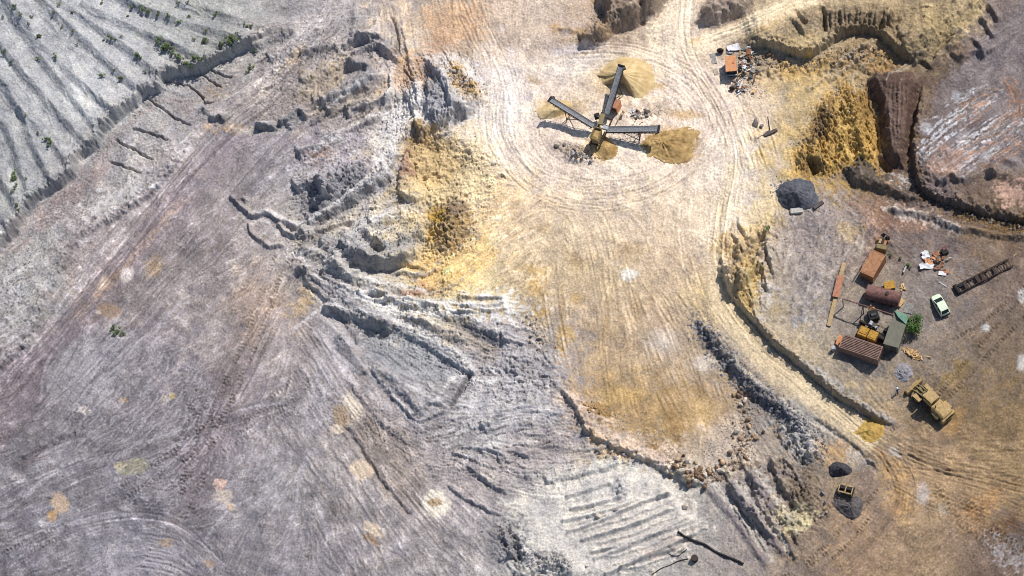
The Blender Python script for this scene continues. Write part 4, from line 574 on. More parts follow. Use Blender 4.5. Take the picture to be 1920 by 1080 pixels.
class MB:
    def __init__(s): s.bm = bmesh.new()
    def box(s, c, d, rz=0, tilt=None, taper=1.0):
        mx = Matrix.Translation(c) @ Matrix.Rotation(rz, 4, 'Z')
        if tilt is not None: mx = mx @ tilt
        vs = []
        for z in (-.5, .5):
            k = taper if z > 0 else 1
            for x, y in ((-.5,-.5),(.5,-.5),(.5,.5),(-.5,.5)): vs.append(s.bm.verts.new(mx @ Vector((x*d[0]*k, y*d[1]*k, z*d[2]))))
        for f in ((3,2,1,0),(4,5,6,7),(0,1,5,4),(1,2,6,5),(2,3,7,6),(3,0,4,7)): s.bm.faces.new([vs[i] for i in f])
        return s
    def beam(s, p, q, w, h, up=Vector((0,0,1))):
        p = Vector(p); q = Vector(q); d = (q-p).normalized(); a = d.cross(up)
        a = Vector((1,0,0)) if a.length < 1e-4 else a.normalized(); b = a.cross(d).normalized(); vs = []
        for e in (p, q):
            for i, j in ((-1,-1),(1,-1),(1,1),(-1,1)): vs.append(s.bm.verts.new(e+a*i*w/2+b*j*h/2))
        for f in ((3,2,1,0),(4,5,6,7),(0,1,5,4),(1,2,6,5),(2,3,7,6),(3,0,4,7)): s.bm.faces.new([vs[i] for i in f])
        return s
    def tube(s, p, q, r, r2=None, n=12, cap=True):
        p = Vector(p); q = Vector(q); d = (q-p).normalized(); up = Vector((0,0,1)) if abs(d.z) < .95 else Vector((1,0,0)); a = d.cross(up).normalized(); b = a.cross(d); r2 = r if r2 is None else r2
        R1 = [s.bm.verts.new(p+(a*math.cos(t)+b*math.sin(t))*r) for t in [2*math.pi*i/n for i in range(n)]]; R2 = [s.bm.verts.new(q+(a*math.cos(t)+b*math.sin(t))*r2) for t in [2*math.pi*i/n for i in range(n)]]
        for i in range(n): s.bm.faces.new([R1[i], R1[(i+1)%n], R2[(i+1)%n], R2[i]])
        if cap: s.bm.faces.new(R1[::-1]); s.bm.faces.new(R2)
        return s
    def path(s, ps, r, n=8):
        ps = [Vector(p) for p in ps]; rings = []
        for i, p in enumerate(ps):
            d = (ps[min(i+1, len(ps)-1)]-ps[max(i-1, 0)]).normalized(); up = Vector((0,0,1)) if abs(d.z) < .9 else Vector((1,0,0)); a = d.cross(up).normalized(); b = a.cross(d)
            rings.append([s.bm.verts.new(p+(a*math.cos(2*math.pi*k/n)+b*math.sin(2*math.pi*k/n))*r) for k in range(n)])
        for A, B in zip(rings[:-1], rings[1:]):
            for k in range(n): s.bm.faces.new([A[k], A[(k+1)%n], B[(k+1)%n], B[k]])
        s.bm.faces.new(rings[0][::-1]); s.bm.faces.new(rings[-1]); return s
    def prism(s, prof, y0, y1):              # closed x,z profile swept along y
        A = [s.bm.verts.new((x, y0, z)) for x, z in prof]; B = [s.bm.verts.new((x, y1, z)) for x, z in prof]; n = len(prof)
        for i in range(n): s.bm.faces.new([A[i], A[(i+1)%n], B[(i+1)%n], B[i]])
        s.bm.faces.new(A[::-1]); s.bm.faces.new(B); return s
    def loft(s, secs):                       # list of equal length vertex rings
        V = [[s.bm.verts.new(p) for p in r] for r in secs]; n = len(secs[0])
        for A, B in zip(V[:-1], V[1:]):
            for i in range(n): s.bm.faces.new([A[i], A[(i+1)%n], B[(i+1)%n], B[i]])
        s.bm.faces.new(V[0][::-1]); s.bm.faces.new(V[-1]); return s
    def build(s, name, m, parent=None, smooth=False, bevel=0):
        bmesh.ops.recalc_face_normals(s.bm, faces=s.bm.faces[:])
        if bevel: bmesh.ops.bevel(s.bm, geom=s.bm.edges[:], offset=bevel, segments=2, affect='EDGES')
        me = bpy.data.meshes.new(name); s.bm.to_mesh(me); s.bm.free(); me.materials.append(m if not isinstance(m, str) else M[m])
        if smooth: me.polygons.foreach_set('use_smooth', [True]*len(me.polygons))
        o = bpy.data.objects.new(name, me); C.objects.link(o)
        if parent: o.parent = parent
        return o
def tag(o, label, cat, group=None, kind=None):
    o['label'] = label; o['category'] = cat
    if group: o['group'] = group
    o['kind'] = kind or 'thing'
    return o
def thing(name, label, cat, loc, rz=0, group=None):
    o = bpy.data.objects.new(name, None); C.objects.link(o); o.empty_display_size = .3; o.location = loc; o.rotation_euler = (0, 0, rz); return tag(o, label, cat, group)
def heading(a, b, z=0):                      # image positions a -> b as a world angle
    p, q = ray_xy(a[0], a[1], z), ray_xy(b[0], b[1], z); return math.atan2(float(q[1]-p[1]), float(q[0]-p[0]))
def copy_tree(o, parent=None):
    c = o.copy(); C.objects.link(c)
    if parent: c.parent = parent
    for ch in list(o.children): copy_tree(ch, c)
    return c
def wheel(parent, x, y, r, w, tyre='rubber', rim='tanpaint'):
    wl = MB(); secs = []
    prof = ((-.5,.55),(-.5,.86),(-.36,.98),(-.1,1),(.1,1),(.36,.98),(.5,.86),(.5,.55))
    n = 24; b = wl.bm; rings = [[b.verts.new((x+math.cos(2*math.pi*k/n)*r*q, y+p*w, r+math.sin(2*math.pi*k/n)*r*q)) for k in range(n)] for p, q in prof]
    for A, B in zip(rings, rings[1:]+rings[:1]):
        for k in range(n): b.faces.new([A[k], A[(k+1)%n], B[(k+1)%n], B[k]])
    t = wl.build('tyre', tyre, parent, True)
    MB().tube((x, y-w*.36, r), (x, y+w*.36, r), r*.56, n=20).tube((x, y-w*.46, r), (x, y+w*.46, r), r*.2, n=10).build('rim', rim, t)
    return t
# ------------------------------------------------------------------ heaps of loose material
def heap(name, outline, apex, h, m, label, cat='pile', gully=.12, pw=1.0, top=.12, lumps=.05, crest=None, group=None):
    op = spline(pts(outline+' '+outline.split()[0]), 6)[:-1]; base = at(*apex); g0 = base.z
    W = []
    for u, v in op:
        p = at(float(u), float(v)); k_ = 1+.07*mnoise.noise((p.x*.9, p.y*.9, 3))+.05*mnoise.noise((p.x*2.6, p.y*2.6, 7)); W.append((base.x+(p.x-base.x)*k_, base.y+(p.y-base.y)*k_))
    apw = ray_xy(apex[0], apex[1], g0+h); ax, ay = float(apw[0]), float(apw[1]); n = len(W); K = 26; bm = bmesh.new(); rows = []
    for k in range(K+1):
        t = k/K; row = []
        for i, (x, y) in enumerate(W):
            tt = t*1.04; px = ax+(x-ax)*tt; py = ay+(y-ay)*tt
            prof = (1-t)**(pw+.3*t) if t > top else (1-top)**pw*(1-.0) + ((1-t)**pw-(1-top)**pw)*.8
            a = math.atan2(y-ay, x-ax); gl = mnoise.noise((math.cos(a)*3.1, math.sin(a)*3.1, t*.7+ax))+.6*mnoise.noise((math.cos(a)*8, math.sin(a)*8, t*.5))
            z = g0*(1-t)+height(px, py)*t if k % 3 == 0 else None
            row.append([px, py, z, h*prof*(1+gully*gl*min(1, t*4))+lumps*mnoise.noise((px*2.3, py*2.3, 1))+lumps*.6*mnoise.noise((px*6, py*6, 4)), t])
        rows.append(row)
    for k in range(K+1):
        for i in range(n):
            if rows[k][i][2] is None:
                k0 = k-k % 3; k1 = min(k0+3, K); 
                if rows[k1][i][2] is None: rows[k1][i][2] = height(rows[k1][i][0], rows[k1][i][1])
                f = (k-k0)/(k1-k0); rows[k][i][2] = rows[k0][i][2]*(1-f)+rows[k1][i][2]*f
    V = [[bm.verts.new((q[0]-base.x, q[1]-base.y, q[2]+q[3]*1.0-(.25 if q[4] > .995 else .0)-g0)) for q in row] for row in rows[1:]]
    c = bm.verts.new((ax-base.x, ay-base.y, rows[0][0][3]))
    for i in range(n): bm.faces.new([c, V[0][i], V[0][(i+1)%n]])
    for A, B in zip(V[:-1], V[1:]):
        for i in range(n): bm.faces.new([A[i], B[i], B[(i+1)%n], A[(i+1)%n]])
    bmesh.ops.recalc_face_normals(bm, faces=bm.faces[:])
    if sum(f.normal.z for f in bm.faces) < 0: bmesh.ops.reverse_faces(bm, faces=bm.faces[:])
    me = bpy.data.meshes.new(name); bm.to_mesh(me); bm.free(); me.materials.append(M[m]); me.polygons.foreach_set('use_smooth', [True]*len(me.polygons))
    o = bpy.data.objects.new(name, me); C.objects.link(o); o.location = base; return tag(o, label, cat, group)
heap('sand_pile', "1118,142 1128,131 1145,116 1165,108 1195,110 1218,122 1228,142 1224,162 1212,178 1195,186 1182,176 1168,158 1150,160 1132,157 1128,146", (1168,138), 3.0, 'sand', 'large ochre sand pile under the northern conveyor tip', gully=.2, lumps=.09)
heap('sand_pile', "1004,208 1020,198 1045,188 1068,190 1072,202 1055,215 1030,223 1012,222", (1040,206), 1.3, 'sand', 'small ochre sand pile below the western conveyor tip')
heap('gravel_pile', "1200,272 1212,257 1235,247 1262,244 1288,238 1312,245 1308,262 1301,280 1290,300 1268,308 1246,304 1228,296 1212,290", (1240,264), .75, 'ochre', 'broad ochre gravel pile at the end of the eastern conveyor', lumps=.2, gully=.35, pw=.8)
heap('gravel_pile', "1118,268 1132,256 1148,266 1160,280 1150,296 1128,300 1116,288", (1134,276), .9, 'ochre', 'low ochre gravel pile beside the hopper of the screening plant')
heap('sand_pile', "1598,812 1612,800 1625,786 1640,784 1656,792 1660,806 1652,822 1636,830 1620,828 1612,818", (1634,806), .85, 'yellowsand', 'bright yellow sand heap tipped at the end of the haul road', gully=.12, lumps=.08)
heap('gravel_pile', "1455,358 1464,345 1480,338 1500,335 1522,342 1530,360 1535,378 1524,390 1500,394 1478,392 1462,380", (1492,360), 2.3, 'grit', 'coarse dark grey gravel pile beside the yellow mound', lumps=.16, pw=.8)
heap('gravel_pile', "1554,876 1562,868 1578,867 1592,874 1597,884 1588,891 1572,894 1557,892", (1576,878), 1.3, 'coal', 'black gravel pile just north of the abandoned buggy frame', pw=.75, lumps=.13, gully=.2)
heap('gravel_pile', "1560,942 1566,932 1578,934 1590,942 1600,932 1614,934 1617,950 1612,966 1600,974 1586,970 1572,958", (1594,950), 1.2, 'greygrit', 'dark grey gravel pile just south of the abandoned buggy frame', pw=.75, lumps=.13, gully=.2)
heap('rubble_pile', "1674,700 1682,686 1692,680 1706,686 1712,700 1704,714 1688,716", (1692,696), .7, 'greyrock', 'pale grey rubble heap in front of the loader bucket', lumps=.25)
# ------------------------------------------------------------------ screening plant with three conveyors
g = at(1118,256).z
def up(u, v, z):
    x, y = ray_xy(u, v, g+z); return Vector((float(x), float(y), g+z))
root_p = at(1118,256)
plant = thing('screening_plant', 'mobile screening plant with a gravel hopper and three radiating conveyors', 'screening plant', root_p)
def rel(v): return v-root_p
hc = [rel(up(u, v, 2.9)) for u, v in ((1114.4,236.5),(1129,240.4),(1121,264),(1104.7,257))]
def hopper(name, m, inner, zt, zb, shrink):
    bm = bmesh.new(); ctr = sum(hc, Vector())/4
    def ring(k, z): return [bm.verts.new(Vector((ctr.x+(p.x-ctr.x)*k, ctr.y+(p.y-ctr.y)*k, z))) for p in hc]
    R_ = [ring(shrink, zb), ring(1, zt), ring(.86, zt), ring(.72, zt-.6)] if inner else [ring(.84, zt-.55), ring(.80, zt-.5), ring(.5, zt-.32), ring(.2, zt-.28)]
    for A, B in zip(R_[:-1], R_[1:]):
        for i in range(4): bm.faces.new([A[i], A[(i+1)%4], B[(i+1)%4], B[i]])
    bm.faces.new(R_[-1]); m_ = MB(); m_.bm.free(); m_.bm = bm; return m_.build(name, m, plant)
hopper('hopper', 'khaki', True, 2.9, 1.2, .8); hopper('gravel_load', 'ochre', False, 2.9, 0, 1)
ctr = sum(hc, Vector())/4; ax1 = (hc[1]-hc[0]); ax1.z = 0; ax1.normalize(); ax2 = (hc[3]-hc[0]); ax2.z = 0; ax2.normalize()
ch = MB()
for s in (-.8, .8): ch.beam(Vector((ctr.x, ctr.y, .9))+ax1*s+ax2*1.3, Vector((ctr.x, ctr.y, .9))+ax1*s-ax2*4.4, .16, .35)
for k in (1.0, -.4, -2, -4): ch.beam(Vector((ctr.x, ctr.y, .9))-ax1*.8+ax2*k, Vector((ctr.x, ctr.y, .9))+ax1*.8+ax2*k, .14, .25)
ch.build('chassis', 'darkrust', plant)
for s1 in (-.85, .85):
    for s2 in (1.1, -1.0): MB().beam(Vector((ctr.x, ctr.y, 0))+ax1*s1+ax2*s2-Vector((0,0,.3)), Vector((ctr.x, ctr.y, 1.5))+ax1*s1*.9+ax2*s2, .16, .16).build('leg', 'khaki', plant)
MB().beam(rel(up(1130.5,214,2.1)), rel(up(1125,234,2.5)), .75, .3).build('feed_chute', 'khaki', plant)
MB().beam(rel(up(1127,213,1.9)), rel(up(1134,216,1.9)), .4, .5).build('drive_guard', 'black', plant)
eng = MB().box(rel(up(1119.5,218,1.1)), (.9,.7,.8), .3).build('engine', 'dark', plant); MB().tube(rel(up(1117,216,1.2)), rel(up(1117,216,2.0)), .09).tube(rel(up(1121,220,1.4)), rel(up(1123,217,1.4)), .22).build('exhaust', 'steel', eng)
MB().box(rel(up(1135.5,240,2.2)), (.85,.6,.5), -.3).build('drive_head', 'lightsteel', plant)
MB().beam(rel(up(1135,247,2.0)), rel(up(1124,268,.3)), .3, .08).build('ladder_chute', 'tanpaint', plant)
MB().beam(rel(up(1165,211,.5)), rel(up(1158,226,.5)), .14, .1).tube(rel(up(1168,209,.4)), rel(up(1169,211,.9)), .2).build('outrigger', 'timber', plant)
def conveyor(a, za, b, zb, w, edge):
    p = rel(up(*a, za)); q = rel(up(*b, zb)); d = (q-p).normalized(); sd_ = d.cross(Vector((0,0,1))).normalized(); un = sd_.cross(d)
    fr = MB()
    for s in (-1, 1):
        fr.beam(p+sd_*s*w/2, q+sd_*s*w/2, .09, .28, un); fr.beam(p+sd_*s*w/2-un*.45+d*.6, q+sd_*s*w/2-un*.45-d*.8, .06, .06, un)
        n = int((q-p).length/.8)
        for k in range(1, n):
            o = p+d*(k*(q-p).length/n); fr.beam(o+sd_*s*w/2, o+sd_*s*w/2-un*.45+d*.4, .05, .05, sd_)
    f = fr.build('conveyor', edge, plant)
    bl = MB(); L = (q-p).length; pr = [(-.5,.10),(-.28,-.02),(.28,-.02),(.5,.10),(.5,.06),(-.5,.06)]
    pr = [(-.46,.11),(-.24,0),(.24,0),(.46,.11),(.46,.07),(.24,-.04),(-.24,-.04),(-.46,.07)]
    bl.loft([[p+d*t+sd_*x*w+un*(z+.05) for x, z in pr] for t in (0, L*.5, L)]).build('belt', 'belt', f)
    n = int(L/1.1); 
    for k in range(n): MB().tube(p+d*(k+.5)*L/n-sd_*w*.45-un*.06, p+d*(k+.5)*L/n+sd_*w*.45-un*.06, .06, n=8).build('roller', 'dark', f)
    MB().tube(q-sd_*w*.6, q+sd_*w*.6, .2).build('head_drum', 'dark', f); MB().box(q+sd_*w*.65-d*.3, (.45,.35,.35), .4).build('drive_motor', 'steel', f)
    lg = MB(); o = p+d*L*.62
    for s in (-1, 1): lg.beam(o+sd_*s*w/2, Vector((o.x, o.y, -.25))+sd_*s*w*.75, .1, .1, d); lg.beam(p+d*L*.32+sd_*s*w/2, Vector((o.x, o.y, .2))+sd_*s*w*.75, .08, .08, d)
    lg.beam(Vector((o.x, o.y, .2))-sd_*w*.75, Vector((o.x, o.y, .2))+sd_*w*.75, .08, .08); lg.build('support_leg', 'dark', f); return f
conveyor((1138,214), 1.2, (1165,123.5), 4.0, .95, 'dark'); conveyor((1113,236), 1.4, (1031,186), 3.3, .85, 'dark'); conveyor((1138,243.5), 1.3, (1235,242), 3.0, 1.05, 'dark')
gp = at(1153,212); gs = thing('generator_box', 'small faded orange generator box beside the northern conveyor', 'generator', gp, heading((1142,209),(1153,213))+R(0))
MB().box((0,.75,.95), (1.05,1.5,1.6)).build('housing', 'orange', gs); MB().box((0,.75,1.79), (1.15,1.6,.08)).build('roof', 'terracotta', gs); MB().box((0,-.02,.9), (.7,.04,.9)).build('door', 'darkrust', gs); MB().box((-.4,.75,.06), (.12,1.6,.14)).box((.4,.75,.06), (.12,1.6,.14)).build('skid', 'dark', gs)
# ------------------------------------------------------------------ yard: containers, tank, shed, gantry
def container(label, roof, Z, body, roofm, ribs='long', door=True, name='shipping_container', flat=False):
    q = [Vector((*map(float, ray_xy(u, v, Z+2.6)), 0)) for u, v in roof]   # roof corners: NW, NE, SE, SW order along long side first
    c = sum(q, Vector())/4; L = ((q[1]-q[0]).length+(q[2]-q[3]).length)/2; W_ = ((q[2]-q[1]).length+(q[3]-q[0]).length)/2
    e = (q[1]-q[0])+(q[2]-q[3]); rz = math.atan2(e.y, e.x); t = thing(name, label, 'container', (c.x, c.y, Z), rz)
    t.location.z = min(height(k.x, k.y) for k in q)-.03
    x, y = L/2, W_/2; b = MB()
    def wall(p, qv, nrm):                    # trapezoid ribs
        d = (qv-p); n = max(4, int(d.length/.28)); st_ = d/n; prof = []
        for k in range(n): prof += [(p+st_*k, 0), (p+st_*(k+.25), 0), (p+st_*(k+.38), .05), (p+st_*(k+.87), .05)]
        prof.append((qv, 0)); lo = [b.bm.verts.new(a+nrm*(k-.05)+Vector((0,0,.12))) for a, k in prof]; hi = [b.bm.verts.new(a+nrm*(k-.05)+Vector((0,0,2.5))) for a, k in prof]
        for i in range(len(lo)-1): b.bm.faces.new([lo[i], lo[i+1], hi[i+1], hi[i]])
    wall(Vector((-x,-y,0)), Vector((x,-y,0)), Vector((0,-1,0))); wall(Vector((x,y,0)), Vector((-x,y,0)), Vector((0,1,0))); wall(Vector((-x,y,0)), Vector((-x,-y,0)), Vector((-1,0,0)))
    b.build('wall', body, t)
    f = MB()
    for sx in (-1, 1):
        for sy in (-1, 1): f.box((sx*(x-.07), sy*(y-.07), 1.3), (.16,.16,2.6))
        f.box((0, sx*(y-.07), .1), (L-.3,.14,.2)); f.box((0, sx*(y-.05), 2.53), (L-.3,.10,.12)); f.box((sx*(x-.07), 0, 2.53), (.14,W_-.3,.12)); f.box((sx*(x-.07), 0, .1), (.14,W_-.3,.2))
    f.build('frame', body, t)
    r = MB()
    if flat: r.box((0,0,2.56), (L-.2,W_-.2,.06))
    else:
        n = 8 if ribs == 'long' else int(L/.28); span = (W_ if ribs == 'long' else L)-.24; pr = []
        for k in range(n):
            s0 = -span/2+span*k/n; s1 = span/n; pr += [(s0, -.05), (s0+s1*.35, -.05), (s0+s1*.48, .07), (s0+s1*.9, .07)]
        pr.append((span/2, 0)); hw = ((L if ribs == 'long' else W_)-.22)/2
        mk = (lambda s_, z, e_: (e_*hw, s_, z)) if ribs == 'long' else (lambda s_, z, e_: (s_, e_*hw, z))
        A = [r.bm.verts.new(mk(s_, 2.54+z, -1)) for s_, z in pr]; B = [r.bm.verts.new(mk(s_, 2.54+z, 1)) for s_, z in pr]
        for i in range(len(A)-1): r.bm.faces.new([A[i], A[i+1], B[i+1], B[i]])
    r.build('roof', roofm, t)
    for s in (-1, 1):
        d = MB().box((x-.1, s*(y-.14)/2, 1.3), (.06, y-.2, 2.25)).build('door', body, t); MB().tube((x-.04, s*.18, .25), (x-.04, s*.18, 2.4), .02, n=6).tube((x-.04, s*.55, .25), (x-.04, s*.55, 2.4), .02, n=6).build('lock_rod', 'darkrust', d)
    return t
Z = at(1610,668).z
container('rust red corrugated shipping container at the southern end of the yard', ((1581.6,621.8),(1655.3,646.8),(1646.3,671.1),(1572.6,647.5)), Z, 'ribrust', 'ribrust')
container('flat topped orange brown container with an open end beside the wrecked engine', ((1611.5,506.5),(1638,465),(1659,477),(1637.5,519)), at(1634,508).z, 'rust', 'rust', name='shipping_container', flat=True)
# beams lying on that roof
rb = MB().beam(Vector((*map(float, ray_xy(1611,505,at(1634,508).z+2.75)), at(1634,508).z+2.75)), Vector((*map(float, ray_xy(1634,467,at(1634,508).z+2.75)), at(1634,508).z+2.75)), .12, .12).build('steel_beam', 'redrust'); tag(rb, 'thin rusty beam lying along the west edge of the orange brown container roof', 'beam')
zs = at(1672,655).z; q = [Vector((*map(float, ray_xy(u, v, zs+2.5)), 0)) for u, v in ((1677,582),(1704,593),(1684,652),(1656,644))]; c = sum(q, Vector())/4; e = (q[0]-q[3])+(q[1]-q[2]); L = e.length/2; W_ = ((q[1]-q[0]).length+(q[2]-q[3]).length)/2
sh_ = thing('storage_shed', 'grey roofed storage shed with a green sheet over its northern end', 'shed', (c.x, c.y, zs), math.atan2(e.y, e.x))
MB().box((0,0,1.15), (L-.2,W_-.2,2.3)).build('wall', 'greygreen', sh_)
rf = MB().prism([(-L/2,2.36),(L/2,2.36),(L/2,2.42),(-L/2,2.42)], -W_/2, W_/2)
for k in range(9): rf.box((0, -W_/2+.15+k*(W_-.3)/8, 2.435), (L-.05,.05,.04))
rf.build('roof', 'greygreen', sh_)
b = bmesh.new(); m_ = MB(); m_.bm.free(); m_.bm = b; vs = [b.verts.new(p) for p in ((L/2-1.5,-W_/2,2.52),(L/2+.1,-W_/2,2.3),(L/2+.1,W_/2,2.6),(L/2-.9,W_/2*.2,2.95),(L/2-1.5,-W_/2,2.48),(L/2+.1,-W_/2,2.26),(L/2+.1,W_/2,2.56),(L/2-.9,W_/2*.2,2.91))]
for f in ((0,1,3),(1,2,3),(4,7,5),(5,7,6),(0,4,5,1),(1,5,6,2),(2,6,7,3),(3,7,4,0)): b.faces.new([vs[i] for i in f])
m_.build('roof_sheet', 'greensheet', sh_); MB().box((-L/2+.08, -.3, 1.0), (.05,.9,1.9)).build('door', 'darkconc', sh_)
zt = at(1655,572).z; p = Vector((*map(float, ray_xy(1625,547,zt+1.3)), 0)); q_ = Vector((*map(float, ray_xy(1687,562,zt+1.3)), 0)); L = (q_-p).length
tk = thing('storage_tank', 'rusty pink steel tank lying on cradles between the containers', 'tank', (*((p+q_)/2).xy, zt), heading((1625,547),(1687,562)))
MB().tube((-L/2,0,1.35), (L/2,0,1.35), 1.12, n=40).build('shell', 'redrust', tk, False)
for k in (-.5,-.17,.17,.5): MB().tube((k*L*.96-.04,0,1.35), (k*L*.96+.04,0,1.35), 1.15, n=40).build('hoop', 'redrust', tk)
for k in (-1,1): MB().box((k*L*.3,0,.2), (.3,1.9,.5)).build('cradle', 'darkrust', tk)
MB().tube((.6,0,2.4), (.6,0,2.6), .28, n=16).build('hatch', 'darkrust', tk)
gz_ = at(1620,600).z; A = Vector((*map(float, ray_xy(1580,560,gz_+2.9)), gz_+2.9)); B = Vector((*map(float, ray_xy(1676,590.5,gz_+2.9)), gz_+2.9)); d = (B-A)
ga = thing('gantry', 'rusty steel gantry beam on thin posts spanning the yard between tank and wrecked machine', 'gantry', (A.x, A.y, gz_)); o0 = Vector((A.x, A.y, gz_))
MB().beam(A-o0, B-o0, .14, .18).build('beam', 'redrust', ga)
for k in (0, .4, .97):
    P_ = A+d*k-o0; MB().beam(P_, Vector((P_.x, P_.y, -.3)), .12, .12).build('post', 'darkrust', ga)
P_ = A+d*.4-o0; MB().beam(P_, Vector((P_.x-.6, P_.y-1.6, -.2)), .09, .09).build('brace', 'steel', ga)
# wrecked yellow machine under the gantry
mp_ = at(1628,632); wm = thing('wrecked_machine', 'stripped yellow earthmover with exposed engine between container and shed', 'machine', mp_, heading((1611,614),(1642,627)))
MB().box((-.75,0,1.0), (1.35,1.5,.9)).box((-.75,.1,1.48), (1.2,1.1,.1)).build('hood', 'yellow', wm, bevel=.05); MB().box((.75,0,1.0), (1.3,1.45,1.0)).box((.75,0,1.53), (1.0,1.05,.08)).build('cover', 'yellow', wm, bevel=.05)
MB().box((.1,.2,.45), (3.6,1.3,.5)).build('chassis', 'darkrust', wm)
en = MB().box((.1,1.5,.9), (1.2,.9,.8)).box((.1,1.5,1.35), (.8,.5,.2)).build('engine', 'steel', wm); MB().tube((-.3,1.3,1.5), (-.3,1.9,1.5), .28).tube((.5,1.2,1.4), (.9,1.9,1.4), .22).build('air_filter', 'lightsteel', en); MB().path([(.2,1.2,1.5),(.6,1.7,1.7),(1.3,1.8,1.6),(1.9,1.7,1.4)], .1).build('pipe', 'khaki', en)
wheel(wm, 2.2, .2, .75, .5, rim='darkrust'); wheel(wm, 2.3, 1.6, .62, .45, rim='steel'); wheel(wm, -1.6, 1.5, .55, .4, rim='darkrust')
cp = at(1636,590); cm = thing('engine_block', 'black engine with a yellow cowl in the shade below the tank', 'engine', cp, .3)
MB().box((0,-.5,.6), (1.5,1.5,1.1)).build('block', 'dark', cm, bevel=.06); MB().box((.0,.45,1.2), (.95,.35,.25)).build('cowl', 'yellow', cm, bevel=.04); MB().tube((0,.7,1.1), (0,.7,1.9), .1).build('exhaust', 'terracotta', cm); MB().tube((-.35,-.6,1.15), (.35,-.6,1.15), .3).build('air_filter', 'steel', cm)
# wreck north of the orange brown container
ep = at(1655,464); ew = thing('wrecked_engine', 'rusty engine wreck with yellow brown radiator north of the orange brown container', 'engine', ep, heading((1655,464),(1662,442)))
MB().box((-.5,0,.7), (.8,1.5,1.3)).build('radiator', 'khaki', ew, bevel=.05); MB().box((.45,.2,.75), (1.0,.8,1.2)).build('block', 'darkrust', ew, bevel=.05); MB().box((.3,.45,1.42), (.75,.35,.15)).build('rocker_cover', 'tanpaint', ew); MB().box((.2,-.35,1.2), (.8,.35,.4)).build('manifold', 'terracotta', ew)
MB().tube((1.1,-.2,.9), (1.3,-.7,1.1), .3).tube((1.3,.4,.9), (1.7,.2,1.1), .24).path([(.9,-.5,1.2),(1.4,-.3,1.5),(1.7,.3,1.3),(1.5,.7,.9)], .08).build('gearbox', 'dark', ew); MB().tube((.9,.75,.3), (1.0,.95,.5), .4).build('flywheel', 'rust', ew)
# low timber trough with a sheet across it
a1, b1 = at(1583,494), at(1554,612); d = b1-a1
tr = MB()
for k in range(7):
    f0, f1 = k/7, (k+1)/7; p0 = a1+d*f0; p1 = a1+d*f1; p0.z = height(p0.x, p0.y)+.12; p1.z = height(p1.x, p1.y)+.12; tr.beam(p0-a1, p1-a1, .62, .3)
tb = tr.build('timber_beam', 'timber'); tb.location = a1; tag(tb, 'long dusty timber beam lying on the ground west of the rusty tank', 'beam')
a2, b2 = at(1577,518), at(1567,560); ms = MB().beam((0,0,.38), b2-a2+Vector((0,0,.38-(b2-a2).z)), 1.0, .06).beam((0,0,.3), b2-a2+Vector((0,0,.3-(b2-a2).z)), .9, .06).build('steel_sheet', 'terracotta'); ms.location = a2; tag(ms, 'reddish rusty sheet lying across the long timber beam', 'sheet')
# yellow crate, planks
cr = thing('tool_crate', 'yellowish wooden crate standing north east of the rusty tank', 'crate', at(1668,539), .25); MB().box((0,0,.4), (1.45,1.1,.8)).build('box', 'khaki', cr, bevel=.03); MB().box((0,0,.85), (1.6,1.25,.1)).build('lid', 'yellow', cr)
def stick(name, a, b, w, h, m, label, cat, group=None, z=.0):
    p0, p1 = at(*a), at(*b); q1 = p1-p0; o = MB().beam((0,0,h/2+z), q1+Vector((0,0,h/2+z)), w, h).build(name, m); o.location = p0; return tag(o, label, cat, group)
for k, (a, b) in enumerate((((1687,545),(1692,532)),((1690,546),(1694,531)),((1693,545),(1690,534)),((1697,543),(1693,534)),((1688,540),(1699,545)))): stick('plank', a, b, .16, .09, 'wood', 'split orange plank scattered beside the yellowish crate', 'plank', 'planks beside the crate', k*.05)
for k, (a, b) in enumerate((((1683,574),(1692,562)),((1686,577),(1695,565)),((1681,570),(1688,560)))): stick('plank', a, b, .35, .12, 'wood', 'pale plank leaning between the tank end and the shed', 'plank', 'planks at the tank end', .3+k*.1)
# ------------------------------------------------------------------ pale green hatchback
fa, ra = at(1755,560), at(1771,590); ct = at(1763,575); car = thing('parked_car', 'pale green hatchback parked alone in the middle of the yard', 'car', ct, heading((1772,591),(1754,559)))
def sec(x, w0, zb, w1, zm, w2, zt): return [(x,-w0,zb),(x,-w1,zm),(x,-w2,zt),(x,w2,zt),(x,w1,zm),(x,w0,zb)]
MB().loft([sec(-1.78,.62,.35,.70,.62,.62,.82),sec(-1.70,.74,.25,.80,.65,.70,.92),sec(-1.2,.78,.22,.83,.70,.74,.93),sec(.0,.79,.22,.83,.70,.75,.92),sec(.85,.78,.22,.82,.70,.73,.92),sec(1.35,.74,.24,.78,.66,.66,.82),sec(1.68,.62,.30,.68,.58,.52,.70),sec(1.78,.5,.36,.54,.52,.42,.62)]).build('body', 'green', car, bevel=.02)
MB().loft([sec(-1.66,.60,.90,.60,.95,.56,1.0),sec(-1.35,.70,.90,.68,1.15,.60,1.40),sec(-1.1,.73,.90,.69,1.2,.61,1.46),sec(.05,.73,.90,.69,1.2,.60,1.47),sec(.45,.72,.90,.66,1.15,.57,1.28),sec(.98,.68,.90,.62,.92,.56,.94)]).build('cabin_glass', 'glass', car)
MB().loft([sec(-1.36,.58,1.41,.58,1.43,.55,1.45),sec(-1.0,.62,1.46,.62,1.49,.58,1.52),sec(-.1,.62,1.47,.62,1.50,.58,1.53),sec(.18,.58,1.40,.58,1.43,.54,1.46)]).build('roof', 'green', car)
